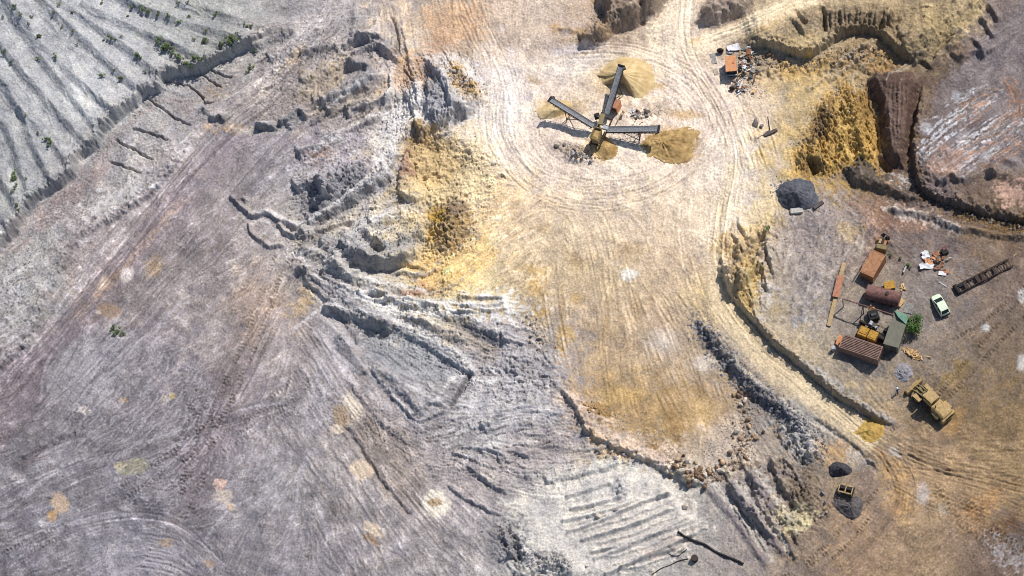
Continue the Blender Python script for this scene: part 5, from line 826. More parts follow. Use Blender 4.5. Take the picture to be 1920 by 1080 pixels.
for s in (-1, 1):
    MB().beam((.12,s*.6,1.44), (.96,s*.66,.93), .07, .06).build('pillar', 'green', car); MB().beam((-1.36,s*.6,1.42), (-1.66,s*.6,.93), .12, .06).build('pillar', 'green', car); MB().beam((-.45,s*.63,1.47), (-.45,s*.735,.93), .08, .04).build('pillar', 'green', car)
    MB().box((1.62,s*.46,.60), (.18,.26,.16)).build('headlight', 'lamp', car); MB().box((-1.74,s*.56,.70), (.12,.18,.28)).build('tail_light', 'redlamp', car); MB().box((.62,s*.87,.95), (.12,.16,.12)).build('mirror', 'black', car)
    for x in (-1.15, 1.1): wheel(car, x, s*.70, .29, .19, rim='steel')
MB().box((-1.55,0,1.12), (.05,1.0,.3), 0, Matrix.Rotation(R(-30), 4, 'Y')).build('rear_window', 'glass', car); MB().box((-1.80,0,.42), (.12,1.3,.2)).build('bumper', 'black', car); MB().box((1.78,0,.40), (.1,1.1,.18)).build('bumper', 'black', car)
# ------------------------------------------------------------------ wheel loader
ct = at(1744,757); ld = thing('wheel_loader', 'dusty tan wheel loader parked beside the grey rubble heap', 'loader', ct, heading((1777,789),(1716,732)))
MB().box((-2.3,0,1.55), (2.5,1.9,1.5)).build('engine_hood', 'tanpaint', ld, bevel=.08); MB().box((-2.3,.0,2.34), (2.1,1.5,.08)).box((-1.9,.2,2.40), (.12,.5,.06)).build('hood_cover', 'tanpaint', ld)
MB().box((-3.55,0,1.25), (.5,2.5,1.1)).build('counterweight', 'tanpaint', ld, bevel=.08); MB().box((-3.82,0,1.5), (.06,1.3,.6)).build('grille', 'black', ld)
cab = MB().box((-.15,0,1.9), (1.6,1.5,1.0)).build('cab', 'tanpaint', ld, bevel=.04)
MB().box((-.15,0,2.72), (1.5,1.4,.72), taper=.94).build('window', 'glass', cab); MB().box((-.15,0,3.16), (1.75,1.65,.16)).build('cab_roof', 'tanpaint', cab, bevel=.05)
for sx in (-.86, .56):
    for sy in (-.7, .7): MB().beam((sx,sy,2.35), (sx,sy*.96,3.1), .09, .09).build('pillar', 'tanpaint', cab)
MB().box((-.9,0,1.05), (3.6,1.2,.6)).build('rear_frame', 'darkrust', ld); MB().box((1.55,0,1.2), (1.9,1.0,.9)).box((1.1,0,1.75), (.8,.7,.4)).build('front_frame', 'khaki', ld, bevel=.05)
for x in (-2.2, 1.55):
    for s in (-1, 1):
        wheel(ld, x, s*1.12, .78, .6); MB().box((x-.05,s*1.12,1.64), (1.35,.62,.07)).build('fender', 'tanpaint', ld)
for s in (-1, 1):
    MB().beam((1.0,s*.5,1.95), (2.5,s*.55,1.5), .16, .34).beam((2.5,s*.55,1.5), (3.25,s*.6,.65), .16, .3).build('lift_arm', 'khaki', ld); MB().tube((.9,s*.5,1.1), (2.2,s*.55,1.45), .09).build('hydraulic_ram', 'steel', ld)
MB().beam((1.2,0,2.0), (2.7,0,1.7), .2, .22).beam((2.7,0,1.75), (3.2,0,.95), .12, .14).build('tilt_link', 'khaki', ld)
bk = MB(); pr = [(3.1,.1),(3.95,.06),(3.95,.14),(3.25,.2),(3.12,.5),(3.2,1.1),(3.45,1.3),(3.4,1.38),(3.08,1.15),(2.98,.5)]; bk.prism(pr, -1.45, 1.45)
for s in (-1, 1): bk.prism([(3.1,.1),(3.95,.1),(3.45,1.35),(3.08,1.15),(2.98,.5)], s*1.46-.03, s*1.46+.03)
bkt = bk.build('bucket', 'tanpaint', ld)
for k in range(8): MB().box((4.0,-1.3+k*.37,.1), (.22,.1,.07)).build('tooth', 'steel', bkt)
MB().tube((-1.6,.55,2.3), (-1.6,.55,3.0), .08).build('exhaust', 'dark', ld); MB().box((-.3,-1.0,.9), (.9,.35,.5)).build('step', 'darkrust', ld)
for s in (-1, 1): MB().box((-.15,s*1.05,2.35), (.06,.12,.2)).build('mirror', 'black', ld); MB().tube((.72,s*.6,3.05), (.8,s*.6,3.05), .09).build('work_light', 'lamp', ld)
# ------------------------------------------------------------------ person walking by the loader
pp = at(1683,737); 
def person():
    bm = bmesh.new(); sk_ = bm.verts.layers.skin.verify()
    J = [((0,0,.95),.15),((0,.0,1.12),.14),((0,0,1.32),.17),((0,0,1.47),.085),((0,.01,1.54),.07),((0,.02,1.63),.105),((0,.02,1.72),.09),
         ((.17,0,1.40),.07),((.27,-.05,1.14),.052),((.28,.08,.90),.042),((.28,.12,.82),.045),((-.17,0,1.40),.07),((-.27,.05,1.14),.052),((-.27,.0,.89),.042),((-.27,.02,.81),.045),
         ((.09,.01,.86),.105),((.10,.12,.48),.075),((.10,.02,.09),.052),((.10,.18,.04),.045),((-.09,0,.86),.105),((-.10,-.06,.48),.075),((-.10,-.26,.10),.052),((-.10,-.13,.04),.045)]
    V = [bm.verts.new(p) for p, r in J]
    for i, (p, r) in enumerate(J): V[i][sk_].radius = (r, r*.85)
    for a, b in ((0,1),(1,2),(2,3),(3,4),(4,5),(5,6),(2,7),(7,8),(8,9),(9,10),(2,11),(11,12),(12,13),(13,14),(0,15),(15,16),(16,17),(17,18),(0,19),(19,20),(20,21),(21,22)): bm.edges.new((V[a], V[b]))
    V[0][sk_].use_root = True
    me = bpy.data.meshes.new('person'); bm.to_mesh(me); bm.free(); o = bpy.data.objects.new('person', me); C.objects.link(o)
    o.modifiers.new('skin', 'SKIN'); sd2 = o.modifiers.new('sub', 'SUBSURF'); sd2.levels = 2
    dg = bpy.context.evaluated_depsgraph_get(); m2 = bpy.data.meshes.new_from_object(o.evaluated_get(dg)); o.modifiers.clear(); o.data = m2
    m2.materials.clear()
    for k in ('skin', 'blue', 'pants'): m2.materials.append(M[k])
    for f in m2.polygons:
        c_ = f.center; f.material_index = 2 if (c_.z < .95 and abs(c_.x) < .22) else (1 if c_.z < 1.46 and c_.z > .86 and not (abs(c_.x) > .2 and c_.z < 1.0) else 0); f.use_smooth = True
    return o
po = person(); po.location = pp; po.rotation_euler = (0,0,R(40)); tag(po, 'person in blue shirt and white helmet walking west of the wheel loader', 'person')
hm = MB(); bmesh.ops.create_uvsphere(hm.bm, u_segments=16, v_segments=10, radius=.15, matrix=Matrix.Translation((0,.02,1.72))); bmesh.ops.delete(hm.bm, geom=[v for v in hm.bm.verts if v.co.z < 1.70], context='VERTS'); hm.tube((0,.05,1.70),(0,.05,1.715), .18, n=18); hm.build('helmet', 'hat', po, True)
# ------------------------------------------------------------------ fallen conveyor frame
a, b = at(1793,546), at(1895,494); fc = thing('conveyor_frame', 'dark rusty conveyor frame lying on the ground east of the car', 'conveyor frame', a, heading((1793,546),(1895,494))); L = (b-a).length; dz = (b-a).z
for s in (-1, 1): MB().beam((-.1,s*.62,.55), (L,s*.62,.55+dz), .1, .14).beam((-.1,s*.62,.1), (L,s*.62,.1+dz), .1, .12).build('side_rail', 'darkrust', fc)
for k in range(14): MB().beam((k*L/13.5,-.62,.5+dz*k/13.5), (k*L/13.5+(.0 if k % 3 else .35),.62,.5+dz*k/13.5), .12, .1).build('crossbar', 'darkrust', fc)
for k in range(13):
    x0 = k*L/13.5; MB().beam((x0,-.62,.1+dz*k/13.5), (x0+.35,-.62,.55+dz*k/13.5), .07, .07).beam((x0,.62,.1+dz*k/13.5), (x0+.35,.62,.55+dz*k/13.5), .07, .07).build('brace', 'darkrust', fc)
for k in (2, 5, 6, 9): MB().box((k*L/13.5+.3,0,.45+dz*k/13.5), (.45,1.05,.06)).build('plate', 'darkrust', fc)
MB().tube((.1,-.75,.5), (.1,.75,.5), .36).build('head_drum', 'dark', fc); MB().box((.8,.2,.75), (.6,.5,.4)).build('drive_motor', 'dark', fc)
# drum, hose and cable at the lower edge
MB_ = MB().tube((0,0,0), (0,0,.85), .48, n=24).tube((0,0,.28), (0,0,.32), .5, n=24).tube((0,0,.58), (0,0,.62), .5, n=24); o = MB_.build('steel_drum', 'darkrust'); o.location = at(1303,1049); tag(o, 'dark rusty steel drum standing between the long black hose and the thin cable', 'drum')
def line(name, s, r, m, label, cat, lift=0):
    P0 = spline(pts(s), 5); p0 = at(float(P0[0][0]), float(P0[0][1])); q = []
    for u, v in P0:
        w_ = at(float(u), float(v)); q.append(w_-p0+Vector((0,0,r*.8+lift)))
    o = MB().path(q, r).build(name, m, None, True); o.location = p0; return tag(o, label, cat)
line('hose', "1272,998 1283,1006 1300,1014 1322,1022 1340,1034 1362,1044 1382,1052 1394,1058", .19, 'black', 'thick black hose lying along the spoil at the lower edge', 'hose')
line('hose', "1274,999 1278,1005 1288,1007 1292,1012 1304,1014", .09, 'black', 'short black hose looped beside the end of the thick hose', 'hose')
line('cable', "1222,1078 1240,1066 1256,1060 1272,1052 1290,1048", .07, 'black', 'thin black cable running to the steel drum', 'cable'); line('cable', "1254,1039 1262,1042 1272,1042 1280,1036 1288,1030", .06, 'black', 'short curved black cable west of the steel drum', 'cable')
# pole and timber by the ochre pile
p = at(1443,243); pl = MB().tube((0,0,-.3), (-.05,.0,4.0), .11, .09).build('wooden_pole', 'bark'); pl.location = p; tag(pl, 'thin dark pole standing alone between the screening plant and the yellow mound', 'pole')
stick('timber_beam', (1433,255), (1457,244), .5, .3, 'darkconc', 'dark rotten timber lying at the foot of the thin pole', 'beam')
# concrete blocks by the dark pile
o = MB().box((0,0,.35), (1.9,.85,.7), 0).build('concrete_block', 'concrete', bevel=.04); o.location = at(1494,398); o.rotation_euler = (0,0,R(6)); tag(o, 'pale concrete block at the foot of the coarse dark grey pile', 'block')
stick('concrete_beam', (1526,392), (1543,380), .55, .45, 'darkconc', 'dark concrete beam lying east of the pale concrete block', 'beam')
# buggy frame
bp_ = at(1586,922); bg = thing('buggy_frame', 'abandoned pale steel buggy frame with two open bays between the gravel piles', 'vehicle', bp_, heading((1577,917),(1600,923)))
fr = MB()
for x in (-.95,0,.95): fr.beam((x,-.55,1.15), (x,.55,1.15), .13, .13)
for y in (-.55,.55): fr.beam((-1,y,1.15), (1,y,1.15), .13, .13)
for x in (-.95,.95):
    for y in (-.55,.55): fr.beam((x,y,.4), (x,y,1.15), .11, .11)
fr.build('roll_cage', 'tanpaint', bg); MB().box((0,0,.45), (2.3,1.2,.35)).build('chassis', 'dark', bg)
for s in (-1,1): MB().box((s*.5,.15,.75), (.6,.2,.6)).box((s*.5,-.1,.62), (.6,.5,.14)).build('seat', 'black', bg)
for x in (-.85,.85):
    for s in (-1,1): wheel(bg, x, s*.68, .34, .24, rim='steel')
# bush by the shed and shrubs on the furrows
def leafball(n, rx, rz, s, sd_):
    r_ = random.Random(sd_); bm = bmesh.new(); cl = [(r_.uniform(-.6,.6)*rx, r_.uniform(-.6,.6)*rx, rz*(.45+r_.uniform(0,.55)), r_.uniform(.3,.55)) for _ in range(max(4, n//60))]
    for i in range(n):
        c = r_.choice(cl); v = Vector((r_.gauss(0,1), r_.gauss(0,1), r_.gauss(0,1))).normalized()*c[3]*rx*r_.uniform(.5,1.05); p = Vector((c[0], c[1], c[2]))+v; p.z = max(.05, p.z)
        d = (v.normalized()+Vector((r_.uniform(-.7,.7), r_.uniform(-.7,.7), r_.uniform(0,.8)))).normalized(); a = d.orthogonal().normalized(); a.rotate(Matrix.Rotation(r_.uniform(0,6.3), 3, d)); b_ = d.cross(a); l = s*r_.uniform(.6,1.3)
        bm.faces.new([bm.verts.new(p+a*l), bm.verts.new(p+b_*l*.5), bm.verts.new(p-a*l), bm.verts.new(p-b_*l*.5)])
    me = bpy.data.meshes.new('foliage'); bm.to_mesh(me); bm.free(); return me
def stems(h, n, sd_):
    r_ = random.Random(sd_); m_ = MB()
    for k in range(n): m_.path([(0,0,-.1),(r_.uniform(-.15,.15)*h,r_.uniform(-.15,.15)*h,h*.4),(r_.uniform(-.35,.35)*h,r_.uniform(-.35,.35)*h,h*.85)], .025*h, 5)
    return m_
bu = thing('green_bush', 'round bright green bush growing against the grey roofed shed', 'bush', at(1712,617)); fo = bpy.data.objects.new('foliage', leafball(1300, 1.6, 2.3, .15, 3)); fo.data.materials.append(M['leaf']); C.objects.link(fo); fo.parent = bu; stems(2.0, 6, 4).build('stem', 'bark', bu)
SH = [leafball(110+30*k, .6, .7, .11, 20+k) for k in range(5)]
for me in SH: me.materials.append(M['sage'])
SP = [stems(.6, 4, 40+k).build('stem', 'bark') for k in range(2)]; SPm = [o.data for o in SP]
for o in SP: bpy.data.objects.remove(o)
def shrub(u, v, s, label, group):
    o = thing('shrub', label, 'shrub', at(u, v), random.uniform(0,6), group); f = bpy.data.objects.new('foliage', random.choice(SH)); C.objects.link(f); f.parent = o; t = bpy.data.objects.new('stem', random.choice(SPm)); C.objects.link(t); t.parent = o; o.scale = (s, s, s*.8)
for s in "28,15,1 40,28,.9 55,45,.6 74,71,1 73,112,.9 105,107,1 102,25,.7 112,10,.9 135,25,.6 137,60,.8 192,6,.8 209,71,1.2 216,76,.7 228,70,.6 193,143,1 228,146,1 213,133,.6 257,107,1.2 263,111,.8 272,136,.6 292,137,.7 250,14,.9 268,18,1.2 277,23,1.1 298,28,1 316,32,1 355,33,.7 337,42,.8 240,30,.6 335,6,.8 352,5,.6 382,77,1.2 388,80,.8 405,28,.9 470,50,.8 478,98,.9 465,135,.8 473,126,1.1 365,75,.8 386,60,.7 8,97,.8 20,116,.6 48,218,.7 72,250,.6 7,32,.7 116,53,.6 145,85,.6 94,270,1.3 86,262,.9 28,325,1 29,338,1.3 30,350,1 25,360,.8 50,335,.6 34,385,.8 36,395,.7 195,75,.5 60,32,.7 463,52,.6 445,62,.6 410,90,.6 460,45,.6".split():
    u, v, k = map(float, s.split(',')); shrub(u, v, k, 'small dusty green shrub growing in the grey tipped furrows', 'shrubs on the tipped furrows')
for s in "300,80,1.6 309,88,1.8 318,92,1.4 325,98,1.2 333,107,1.2 340,112,1.3 350,119,1.3 358,126,1.2 367,108,1.2 378,112,1.2 430,80,1.5 440,76,1.6 448,86,1.2 418,82,1.1".split():
    u, v, k = map(float, s.split(',')); shrub(u, v, k, 'larger green shrub in the dense band along the north eastern furrows', 'shrubs in the north eastern furrow band')
for s in "212,618,1.1 222,622,1.3 230,626,1 218,626,.9".split():
    u, v, k = map(float, s.split(',')); shrub(u, v, k, 'green shrub in the lone clump on the open grey flat', 'shrubs on the grey flat')
for s in "1437,432,1 1422,495,.7 1440,428,.7 1670,478,.7 1700,496,.8 1707,500,.7 1690,485,.6".split():
    u, v, k = map(float, s.split(',')); shrub(u, v, k, 'small shrub on the broken ground around the machine yard', 'shrubs round the machine yard')
# ------------------------------------------------------------------ boulders and loose stone
def rockmesh(sd_, m):
    r_ = random.Random(sd_); bm = bmesh.new(); bmesh.ops.create_icosphere(bm, subdivisions=2, radius=.5); pl_ = [(Vector((r_.gauss(0,1), r_.gauss(0,1), r_.gauss(0,1))).normalized(), r_.uniform(.28,.44)) for _ in range(9)]
    for v in bm.verts:
        for n_, d_ in pl_:
            k = v.co.dot(n_)
            if k > d_: v.co -= n_*(k-d_)
        v.co += v.co.normalized()*.07*mnoise.noise(v.co*4+Vector((sd_, 0, 0)))
    me = bpy.data.meshes.new('boulder'); bm.to_mesh(me); bm.free(); me.materials.append(M[m]); return me
RK = {m: [rockmesh(sd_+7*i, m) for sd_ in range(5)] for i, m in enumerate(('tanrock','greyrock','palerock','goldrock','brownrock'))}
def boulder(u, v, s, m, label, group):
    o = bpy.data.objects.new('boulder', random.choice(RK[m])); C.objects.link(o); o.location = at(u, v, s*.2); o.rotation_euler = [random.uniform(0,6) for _ in range(3)]; o.scale = (s*random.uniform(.9,1.5), s*random.uniform(.7,1.1), s*random.uniform(.6,.9)); return tag(o, label, 'boulder', group)
def along(s, n, sp):
    p = spline(pts(s)); d_ = np.cumsum(np.r_[0, np.linalg.norm(np.diff(p, axis=0), axis=1)])
    for k in range(n):
        t = random.random()*d_[-1]; yield float(np.interp(t, d_, p[:,0]))+random.gauss(0, sp), float(np.interp(t, d_, p[:,1]))+random.gauss(0, sp*.7)
def cluster(s, n, sp, sizes, ms, label, group):
    for u, v in along(s, n, sp): boulder(u, v, sizes[0]+(sizes[1]-sizes[0])*random.random()**2.2, random.choice(ms), label, group)
cluster("1262,865 1285,885 1310,892 1345,885 1375,872", 88, 13, (.45,1.25), ('brownrock','tanrock','brownrock','palerock'), 'broken boulder in the thick rubble at the southern tip of the golden pit floor', 'boulders at the southern tip of the pit')
cluster("1375,868 1395,840 1402,800 1395,760 1390,735", 52, 14, (.4,1.15), ('palerock','tanrock','brownrock'), 'boulder in the loose rubble along the eastern side of the golden pit floor', 'boulders along the eastern side of the pit')
cluster("845,125 858,150 885,165 900,182", 40, 8, (.4,1.1), ('goldrock','palerock','tanrock'), 'yellowish boulder in the rubble on top of the grey knoll', 'boulders on the grey knoll')
cluster("1096,760 1112,764 1125,772", 16, 5, (.3,.7), ('goldrock','tanrock'), 'tan boulder in the small cluster at the western corner of the pit floor', 'boulders at the western corner of the pit')
cluster("1400,118 1440,112 1470,105 1490,128", 34, 10, (.3,.85), ('greyrock','palerock','brownrock'), 'boulder among the fallen stones below the western end of the top scarp', 'boulders below the western end of the top scarp')
cluster("1510,120 1560,112 1610,100 1660,100", 16, 9, (.3,.7), ('greyrock','brownrock'), 'boulder fallen below the middle of the top scarp', 'boulders below the middle of the top scarp')
cluster("985,598 1000,605 1015,650", 14, 7, (.35,.9), ('tanrock','palerock'), 'pinkish boulder on the grey slope at the western edge of the pit', 'boulders on the grey slope west of the pit')
cluster("1065,275 1080,288 1105,296", 16, 7, (.3,.8), ('greyrock','brownrock','palerock'), 'boulder in the rubble south west of the screening plant hopper', 'boulders south west of the hopper')
cluster("1185,225 1200,212 1215,206", 14, 6, (.3,.9), ('greyrock','brownrock','palerock'), 'boulder in the heap of stones and scrap north of the eastern conveyor', 'boulders north of the eastern conveyor')
for u, v, s in ((1044,272,1.1),(1418,229,1.5),(1428,236,.8),(1212,207,1.1),(1120,842,.7),(1140,856,1.0),(1155,860,.8),(1125,848,.6),(1170,852,.9),(1285,950,1.2),(1122,966,1.0),(1155,957,.8),(1543,925,.9),(1547,942,.7),(1541,968,.6),(1550,960,.6)): boulder(u, v, s, 'palerock' if s > .9 else 'greyrock', 'single pale boulder lying apart from the rubble on the quarry floor', 'lone boulders on the quarry floor')
# loose stone nobody could count
def stones(name, m, specs, label):
    vs, fs = [], []
    o6 = [(1,0,0),(-1,0,0),(0,1,0),(0,-1,0),(0,0,1),(0,0,-1)]; f8 = [(0,2,4),(2,1,4),(1,3,4),(3,0,4),(2,0,5),(1,2,5),(3,1,5),(0,3,5)]
    for s, n, sp, (a, b) in specs:
        q = np.array(list(along(s, n, sp))); x, y = ray_xy(q[:,0], q[:,1], 0)
        for _ in range(3): z = relief(x, y)[0]; x, y = ray_xy(q[:,0], q[:,1], z)
        z = relief(x, y)[0]
        for i in range(n):
            k = a+(b-a)*random.random()**2; base = len(vs); t = random.uniform(0,6.3); c_, s_ = math.cos(t), math.sin(t); kx, ky, kz = k*random.uniform(.8,1.5), k*random.uniform(.6,1.1), k*random.uniform(.5,.9)
            for px, py, pz in o6:
                px = px*kx+random.uniform(-.3,.3)*k; py = py*ky+random.uniform(-.3,.3)*k; vs.append((x[i]+px*c_-py*s_, y[i]+px*s_+py*c_, z[i]+pz*kz))
            fs += [tuple(base+j for j in f) for f in f8]
    me = bpy.data.meshes.new(name); me.from_pydata(vs, [], fs); me.materials.append(M[m]); o = bpy.data.objects.new(name, me); C.objects.link(o); o['kind'] = 'stuff'; o['label'] = label; o['category'] = 'stones'
stones('loose_stone', 'gravel', [("1255,850 1285,885 1340,892 1385,868 1402,800 1390,730", 1500, 12, (.06,.24)),("1300,860 1360,820 1380,780", 500, 22, (.05,.16)),("1395,110 1440,115 1500,115 1600,100 1690,110", 700, 12, (.06,.22)),("840,120 900,180", 350, 10, (.06,.22)),("1500,280 1530,220 1600,170 1640,170", 250, 16, (.06,.22)),("1096,760 1160,780 1240,830", 350, 12, (.05,.16)),("1060,272 1110,298", 250, 8, (.05,.2)),("1185,225 1240,205", 200, 8, (.05,.2)),("1160,260 1280,285", 250, 14, (.05,.16)),("980,590 1030,670", 250, 12, (.05,.2)),("820,400 860,450 840,470", 300, 18, (.06,.22)),("760,300 830,255 900,300", 300, 26, (.05,.18)),("1380,150 1420,175", 250, 14, (.05,.16))], 'loose tan stone strewn round the pit rim and scarps')
stones('loose_grey_stone', 'greygravel', [("1305,605 1345,655 1388,705 1440,750 1500,800", 1500, 11, (.06,.28)),("1490,800 1530,850", 500, 16, (.06,.26)),("1430,630 1500,690 1570,745 1640,790", 400, 8, (.05,.2)),("620,340 700,330", 350, 22, (.06,.22)),("640,460 760,440", 400, 24, (.06,.22)),("1130,845 1190,870", 120, 7, (.05,.2)),("735,250 800,130", 250, 18, (.06,.2)),("940,990 975,1040 1060,1065", 400, 14, (.06,.26)),("590,545 700,600 840,680 890,730", 350, 10, (.05,.18)),("600,60 700,110", 250, 26, (.05,.2)),("1460,350 1525,385", 300, 16, (.08,.24)),("1480,470 1640,420 1720,460", 400, 40, (.04,.13)),("1700,330 1800,390 1920,430", 300, 10, (.05,.18)),("140,330 270,190 420,110", 300, 8, (.05,.2)),("0,600 60,470", 250, 25, (.06,.24))], 'loose grey stone strewn along the berms and broken slopes')
# ------------------------------------------------------------------ split logs, rubbish, orange cabin and scrap
lz = at(1712,664)
for k in range(46):
    u = random.gauss(1711, 9); v = 662+ (u-1711)*.45+random.gauss(0, 3.5); a = random.uniform(0, 3.14); l = random.uniform(.5,.95); r_ = random.uniform(.07,.13)
    o = MB().tube((-l/2,0,0), (l/2,0,0), r_, r_*.85, 7).build('log', 'wood'); o.location = at(u, v, .12+.25*random.random()*(1-min(1, abs(u-1711)/18))); o.rotation_euler = (0, random.uniform(-.25,.25), a); tag(o, 'short pale split log in the firewood heap south of the shed', 'log', 'logs in the firewood heap')
def sheet(name, u, v, dx, dy, th, rz, m, label, cat, group=None, tx=0, ty=0, dz=.1, crumple=.08):
    bm = bmesh.new(); n = 6; sd_ = random.uniform(0, 99); top = []; bot = []
    for i in range(n+1):
        for j in range(n+1):
            x = (i/n-.5)*dx; y = (j/n-.5)*dy; z = crumple*mnoise.noise((x*1.6+sd_, y*1.6, sd_))+crumple*.5*mnoise.noise((x*4+sd_, y*4, 2)); ex = crumple*1.5*mnoise.noise((x*2, y*2, sd_+5)); top.append(bm.verts.new((x+ex, y-ex, z+th))); bot.append(bm.verts.new((x+ex, y-ex, z)))
    I = lambda i, j: i*(n+1)+j
    for i in range(n):
        for j in range(n): bm.faces.new([top[I(i,j)], top[I(i+1,j)], top[I(i+1,j+1)], top[I(i,j+1)]]); bm.faces.new([bot[I(i,j)], bot[I(i,j+1)], bot[I(i+1,j+1)], bot[I(i+1,j)]])
    for i in range(n):
        for j in (0, n): bm.faces.new([top[I(i,j)], bot[I(i,j)], bot[I(i+1,j)], top[I(i+1,j)]])
        for k in (0, n): bm.faces.new([top[I(k,i)], top[I(k,i+1)], bot[I(k,i+1)], bot[I(k,i)]])
    m_ = MB(); m_.bm.free(); m_.bm = bm; o = m_.build(name, m); o.location = at(u, v, dz); o.rotation_euler = (tx, ty, rz); return tag(o, label, cat, group)
sheet('plastic_sheet', 1735,478,1.1,1.1,.05,.3,'white','crumpled white sheet on the north western corner of the rubbish heap','sheet',None,.1,.1,.25,.2)
sheet('plastic_sheet', 1738,499,2.2,.9,.05,.05,'white','long white sheet along the southern edge of the rubbish heap','sheet',None,0,.05,.2,.2)
sheet('plastic_sheet', 1767,512.5,1.15,.65,.06,-.15,'white','small clean white panel lying south of the rubbish heap','panel',None,0,0,.12,.02)
sheet('steel_sheet', 1744,489,1.6,.9,.04,.1,'orange','orange sheet in the middle of the rubbish heap','sheet',None,.1,0,.3,.15); sheet('steel_sheet', 1757,476,1.1,.7,.04,.5,'rust','rusty sheet on the northern side of the rubbish heap','sheet',None,.2,.1,.25,.15); sheet('steel_sheet', 1774,509,1.0,.6,.04,-.5,'terracotta','rusty sheet lying behind the small white panel','sheet',None,.1,0,.15,.1)
for k in range(20):
    u, v = 1758+random.gauss(0,7), 490+random.gauss(0,6); sheet('scrap_piece', u, v, random.uniform(.3,.8), random.uniform(.2,.5), .04, random.uniform(0,3), random.choice(('scrapbrown','scrapbrown','terracotta','white','darkrust')), 'small piece of rusty scrap in the eastern half of the rubbish heap', 'scrap', 'scrap in the rubbish heap', random.uniform(-.6,.6), random.uniform(-.6,.6), .25, .1)
boulder(1778,486,.8,'palerock','single cream coloured boulder at the eastern end of the rubbish heap', None)
ob = thing('metal_hopper', 'small dark red open metal box north of the rubbish heap', 'box', at(1771,474), .5); MB().box((0,0,.35), (.9,.9,.7)).build('body', 'dark', ob); MB().box((.25,.35,.85), (.9,.5,.06), 0, Matrix.Rotation(.5, 4, 'X')).build('lid', 'redrust', ob)
stick('metal_pipe', (1760,529), (1775,538), .16, .14, 'lightsteel', 'short bright metal pipe lying north of the parked car', 'pipe'); stick('plank', (1900,481), (1906,475), .12, .08, 'wood', 'single pale plank beyond the far end of the fallen conveyor frame', 'plank')
stick('fence_post', (1694,513), (1699,501), .2, .5, 'concrete', 'short pale concrete post standing between the crate and the rubbish heap', 'post'); 
o = MB().tube((0,0,0),(0,0,1.0), .3, n=16).build('steel_drum', 'lightsteel'); o.location = at(1563,656); tag(o, 'small pale drum at the western end of the rust red corrugated container', 'drum'); sheet('steel_sheet', 1573,638,.9,1.6,.05,-.3,'orange','orange sheet leaning on the western end of the rust red corrugated container','sheet',None,0,.9,.7,.02)
sheet('steel_sheet', 1704,578,1.3,1.6,.05,-.25,'scrapgrey','flat grey sheet on the ground north of the bush','sheet',None,0,0,.06,.03)
# orange cabin, upper right
zc = at(1375,142).z; cq = [Vector((*map(float, ray_xy(u, v, zc+2.1)), 0)) for u, v in ((1357.6,105.4),(1378.4,104),(1383,132),(1362,134.6))]; c = sum(cq, Vector())/4; W_ = ((cq[1]-cq[0]).length+(cq[2]-cq[3]).length)/2; L = ((cq[3]-cq[0]).length+(cq[2]-cq[1]).length)/2; e = (cq[1]-cq[0])+(cq[2]-cq[3])
cb = thing('site_cabin', 'orange roofed site cabin with a dark blue front among scrap', 'cabin', (c.x, c.y, zc), math.atan2(e.y, e.x))
navy = mat('navy_panel', (66,72,88), (46,50,62), 4, .5)
MB().box((0,.1,1.0), (W_-.12,L-.3,2.0)).build('wall', navy, cb); MB().box((0,0,2.06), (W_,L,.1)).build('roof', 'orange', cb, bevel=.02); MB().box((W_*.22,.1,2.14), (.35,.4,.08)).build('roof_vent', 'terracotta', cb)
MB().box((0,-L/2+.02,.85), (W_*.96,.18,.16)).build('front_rail', 'lightsteel', cb); MB().box((-.3,-L/2+.22,1.4), (.7,.05,.6)).build('window', 'glass', cb); MB().box((.5,-L/2+.22,1.0), (.55,.05,1.8)).build('door', 'dark', cb)
G_ = 'scrap heaped round the orange cabin'
sheet('plastic_sheet', 1376,89,1.9,1.1,.06,.25,'white','large white sheet on the scrap north of the orange cabin','sheet',None,0,.1,.35,.2); sheet('steel_sheet', 1368,97,.9,.7,.06,0,'lightsteel','pale grey panel tucked below the large white sheet','panel',None,.1,0,.2,.1); sheet('steel_sheet', 1338,110,.8,1.9,.05,.25,'scrapgrey','long grey panel lying west of the orange cabin','panel',None,0,0,.1,.05); sheet('plastic_sheet', 1342,134,.7,1.1,.05,.4,'palerock','short cream panel south of the long grey panel','panel',None,0,0,.08,.03)
o = thing('rubber_tyre', 'black tyre standing in the scrap north west of the orange cabin', 'tyre', at(1351,98)); wheel(o, 0, 0, .55, .35, rim='darkrust'); o = thing('rubber_tyre', 'black tyre lying in the scrap south of the orange cabin', 'tyre', at(1373,168)); wheel(o, 0, 0, .45, .3, rim='darkrust')
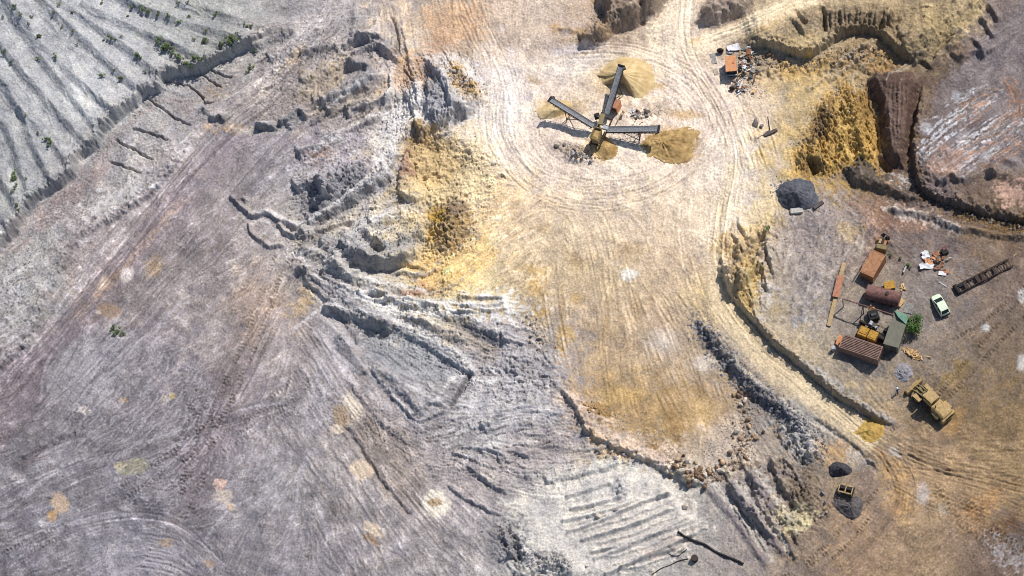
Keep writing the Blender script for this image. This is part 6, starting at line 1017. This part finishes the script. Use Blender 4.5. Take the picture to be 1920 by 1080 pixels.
for k in range(95):
    reg = random.choice(((1398,110,9,10),(1392,168,11,7),(1405,100,8,8),(1398,125,8,9),(1385,155,9,5),(1390,140,6,8))); u, v = random.gauss(reg[0], reg[2]*.7), random.gauss(reg[1], reg[3]*.7)
    if 1352 < u < 1386 and 100 < v < 150: u += 30
    kind = random.random(); m = random.choice(('scrapgrey','scrapgrey','steel','palerock','scrapbrown','dark','white','wood'))
    if kind < .5: sheet('scrap_sheet', u, v, random.uniform(.4,1.2), random.uniform(.25,.8), .05, random.uniform(0,3), m, 'bent scrap sheet in the junk heap east of the orange cabin' if v < 140 else 'bent scrap sheet in the junk heap south of the orange cabin', 'scrap', G_+(' (east)' if v < 140 else ' (south)'), random.uniform(-.5,.5), random.uniform(-.5,.5), random.uniform(.1,.4), .1)
    else:
        l = random.uniform(.6,1.8); o = MB().beam((-l/2,0,0), (l/2,0,0), random.uniform(.1,.22), random.uniform(.08,.16)).build('scrap_bar', m); o.location = at(u, v, random.uniform(.1,.4)); o.rotation_euler = (0, random.uniform(-.2,.2), random.uniform(0,3.14)); tag(o, 'loose bar in the junk heap east of the orange cabin' if v < 140 else 'loose bar in the junk heap south of the orange cabin', 'scrap', 'bars '+('east' if v < 140 else 'south')+' of the orange cabin')
for k in range(10):
    u, v = random.gauss(1200,8), random.gauss(215,5); sheet('scrap_sheet', u, v, random.uniform(.3,.9), random.uniform(.25,.6), .05, random.uniform(0,3), random.choice(('white','scrapgrey','scrapbrown')), 'bent sheet in the small scrap heap north of the eastern conveyor', 'scrap', 'scrap north of the eastern conveyor', random.uniform(-.4,.4), random.uniform(-.4,.4), .2, .1)
# ------------------------------------------------------------------ camera, sun, sky
cam = bpy.data.cameras.new('camera'); cam.sensor_width = 36; cam.lens = F/1920*36; cam.clip_start = 1; cam.clip_end = 5000
co = bpy.data.objects.new('camera', cam); C.objects.link(co)
co.matrix_world = Matrix.Translation((0, 0, CAMH)) @ Matrix([[*ROT[0]], [*ROT[1]], [*ROT[2]]]).to_4x4()
bpy.context.scene.camera = co
SUN_EL = R(SUNEL); sh = Vector((SHX, SHY, 0)).normalized()       # shadows fall along sh
sd = Vector((-sh.x*math.cos(SUN_EL), -sh.y*math.cos(SUN_EL), math.sin(SUN_EL)))
sun = bpy.data.lights.new('sun', 'SUN'); sun.energy = 4.0; sun.angle = R(.53); sun.color = (1, .955, .89)
so = bpy.data.objects.new('sun', sun); C.objects.link(so); so.rotation_euler = sd.to_track_quat('Z', 'Y').to_euler()
w = bpy.data.worlds.new('World'); bpy.context.scene.world = w; w.use_nodes = True; nt = w.node_tree
sk = nt.nodes.new('ShaderNodeTexSky'); sk.sky_type = 'NISHITA'; sk.sun_disc = False; sk.sun_elevation = SUN_EL; sk.sun_rotation = math.atan2(sd.x, sd.y)
nt.links.new(sk.outputs['Color'], nt.nodes['Background'].inputs['Color']); nt.nodes['Background'].inputs['Strength'].default_value = .09
sc = bpy.context.scene; sc.view_settings.view_transform = 'Standard'; sc.view_settings.look = 'None'; sc.view_settings.exposure = .35; sc.view_settings.gamma = 1
sc.cycles.pixel_filter_type = 'BLACKMAN_HARRIS'; sc.cycles.filter_width = 1.0
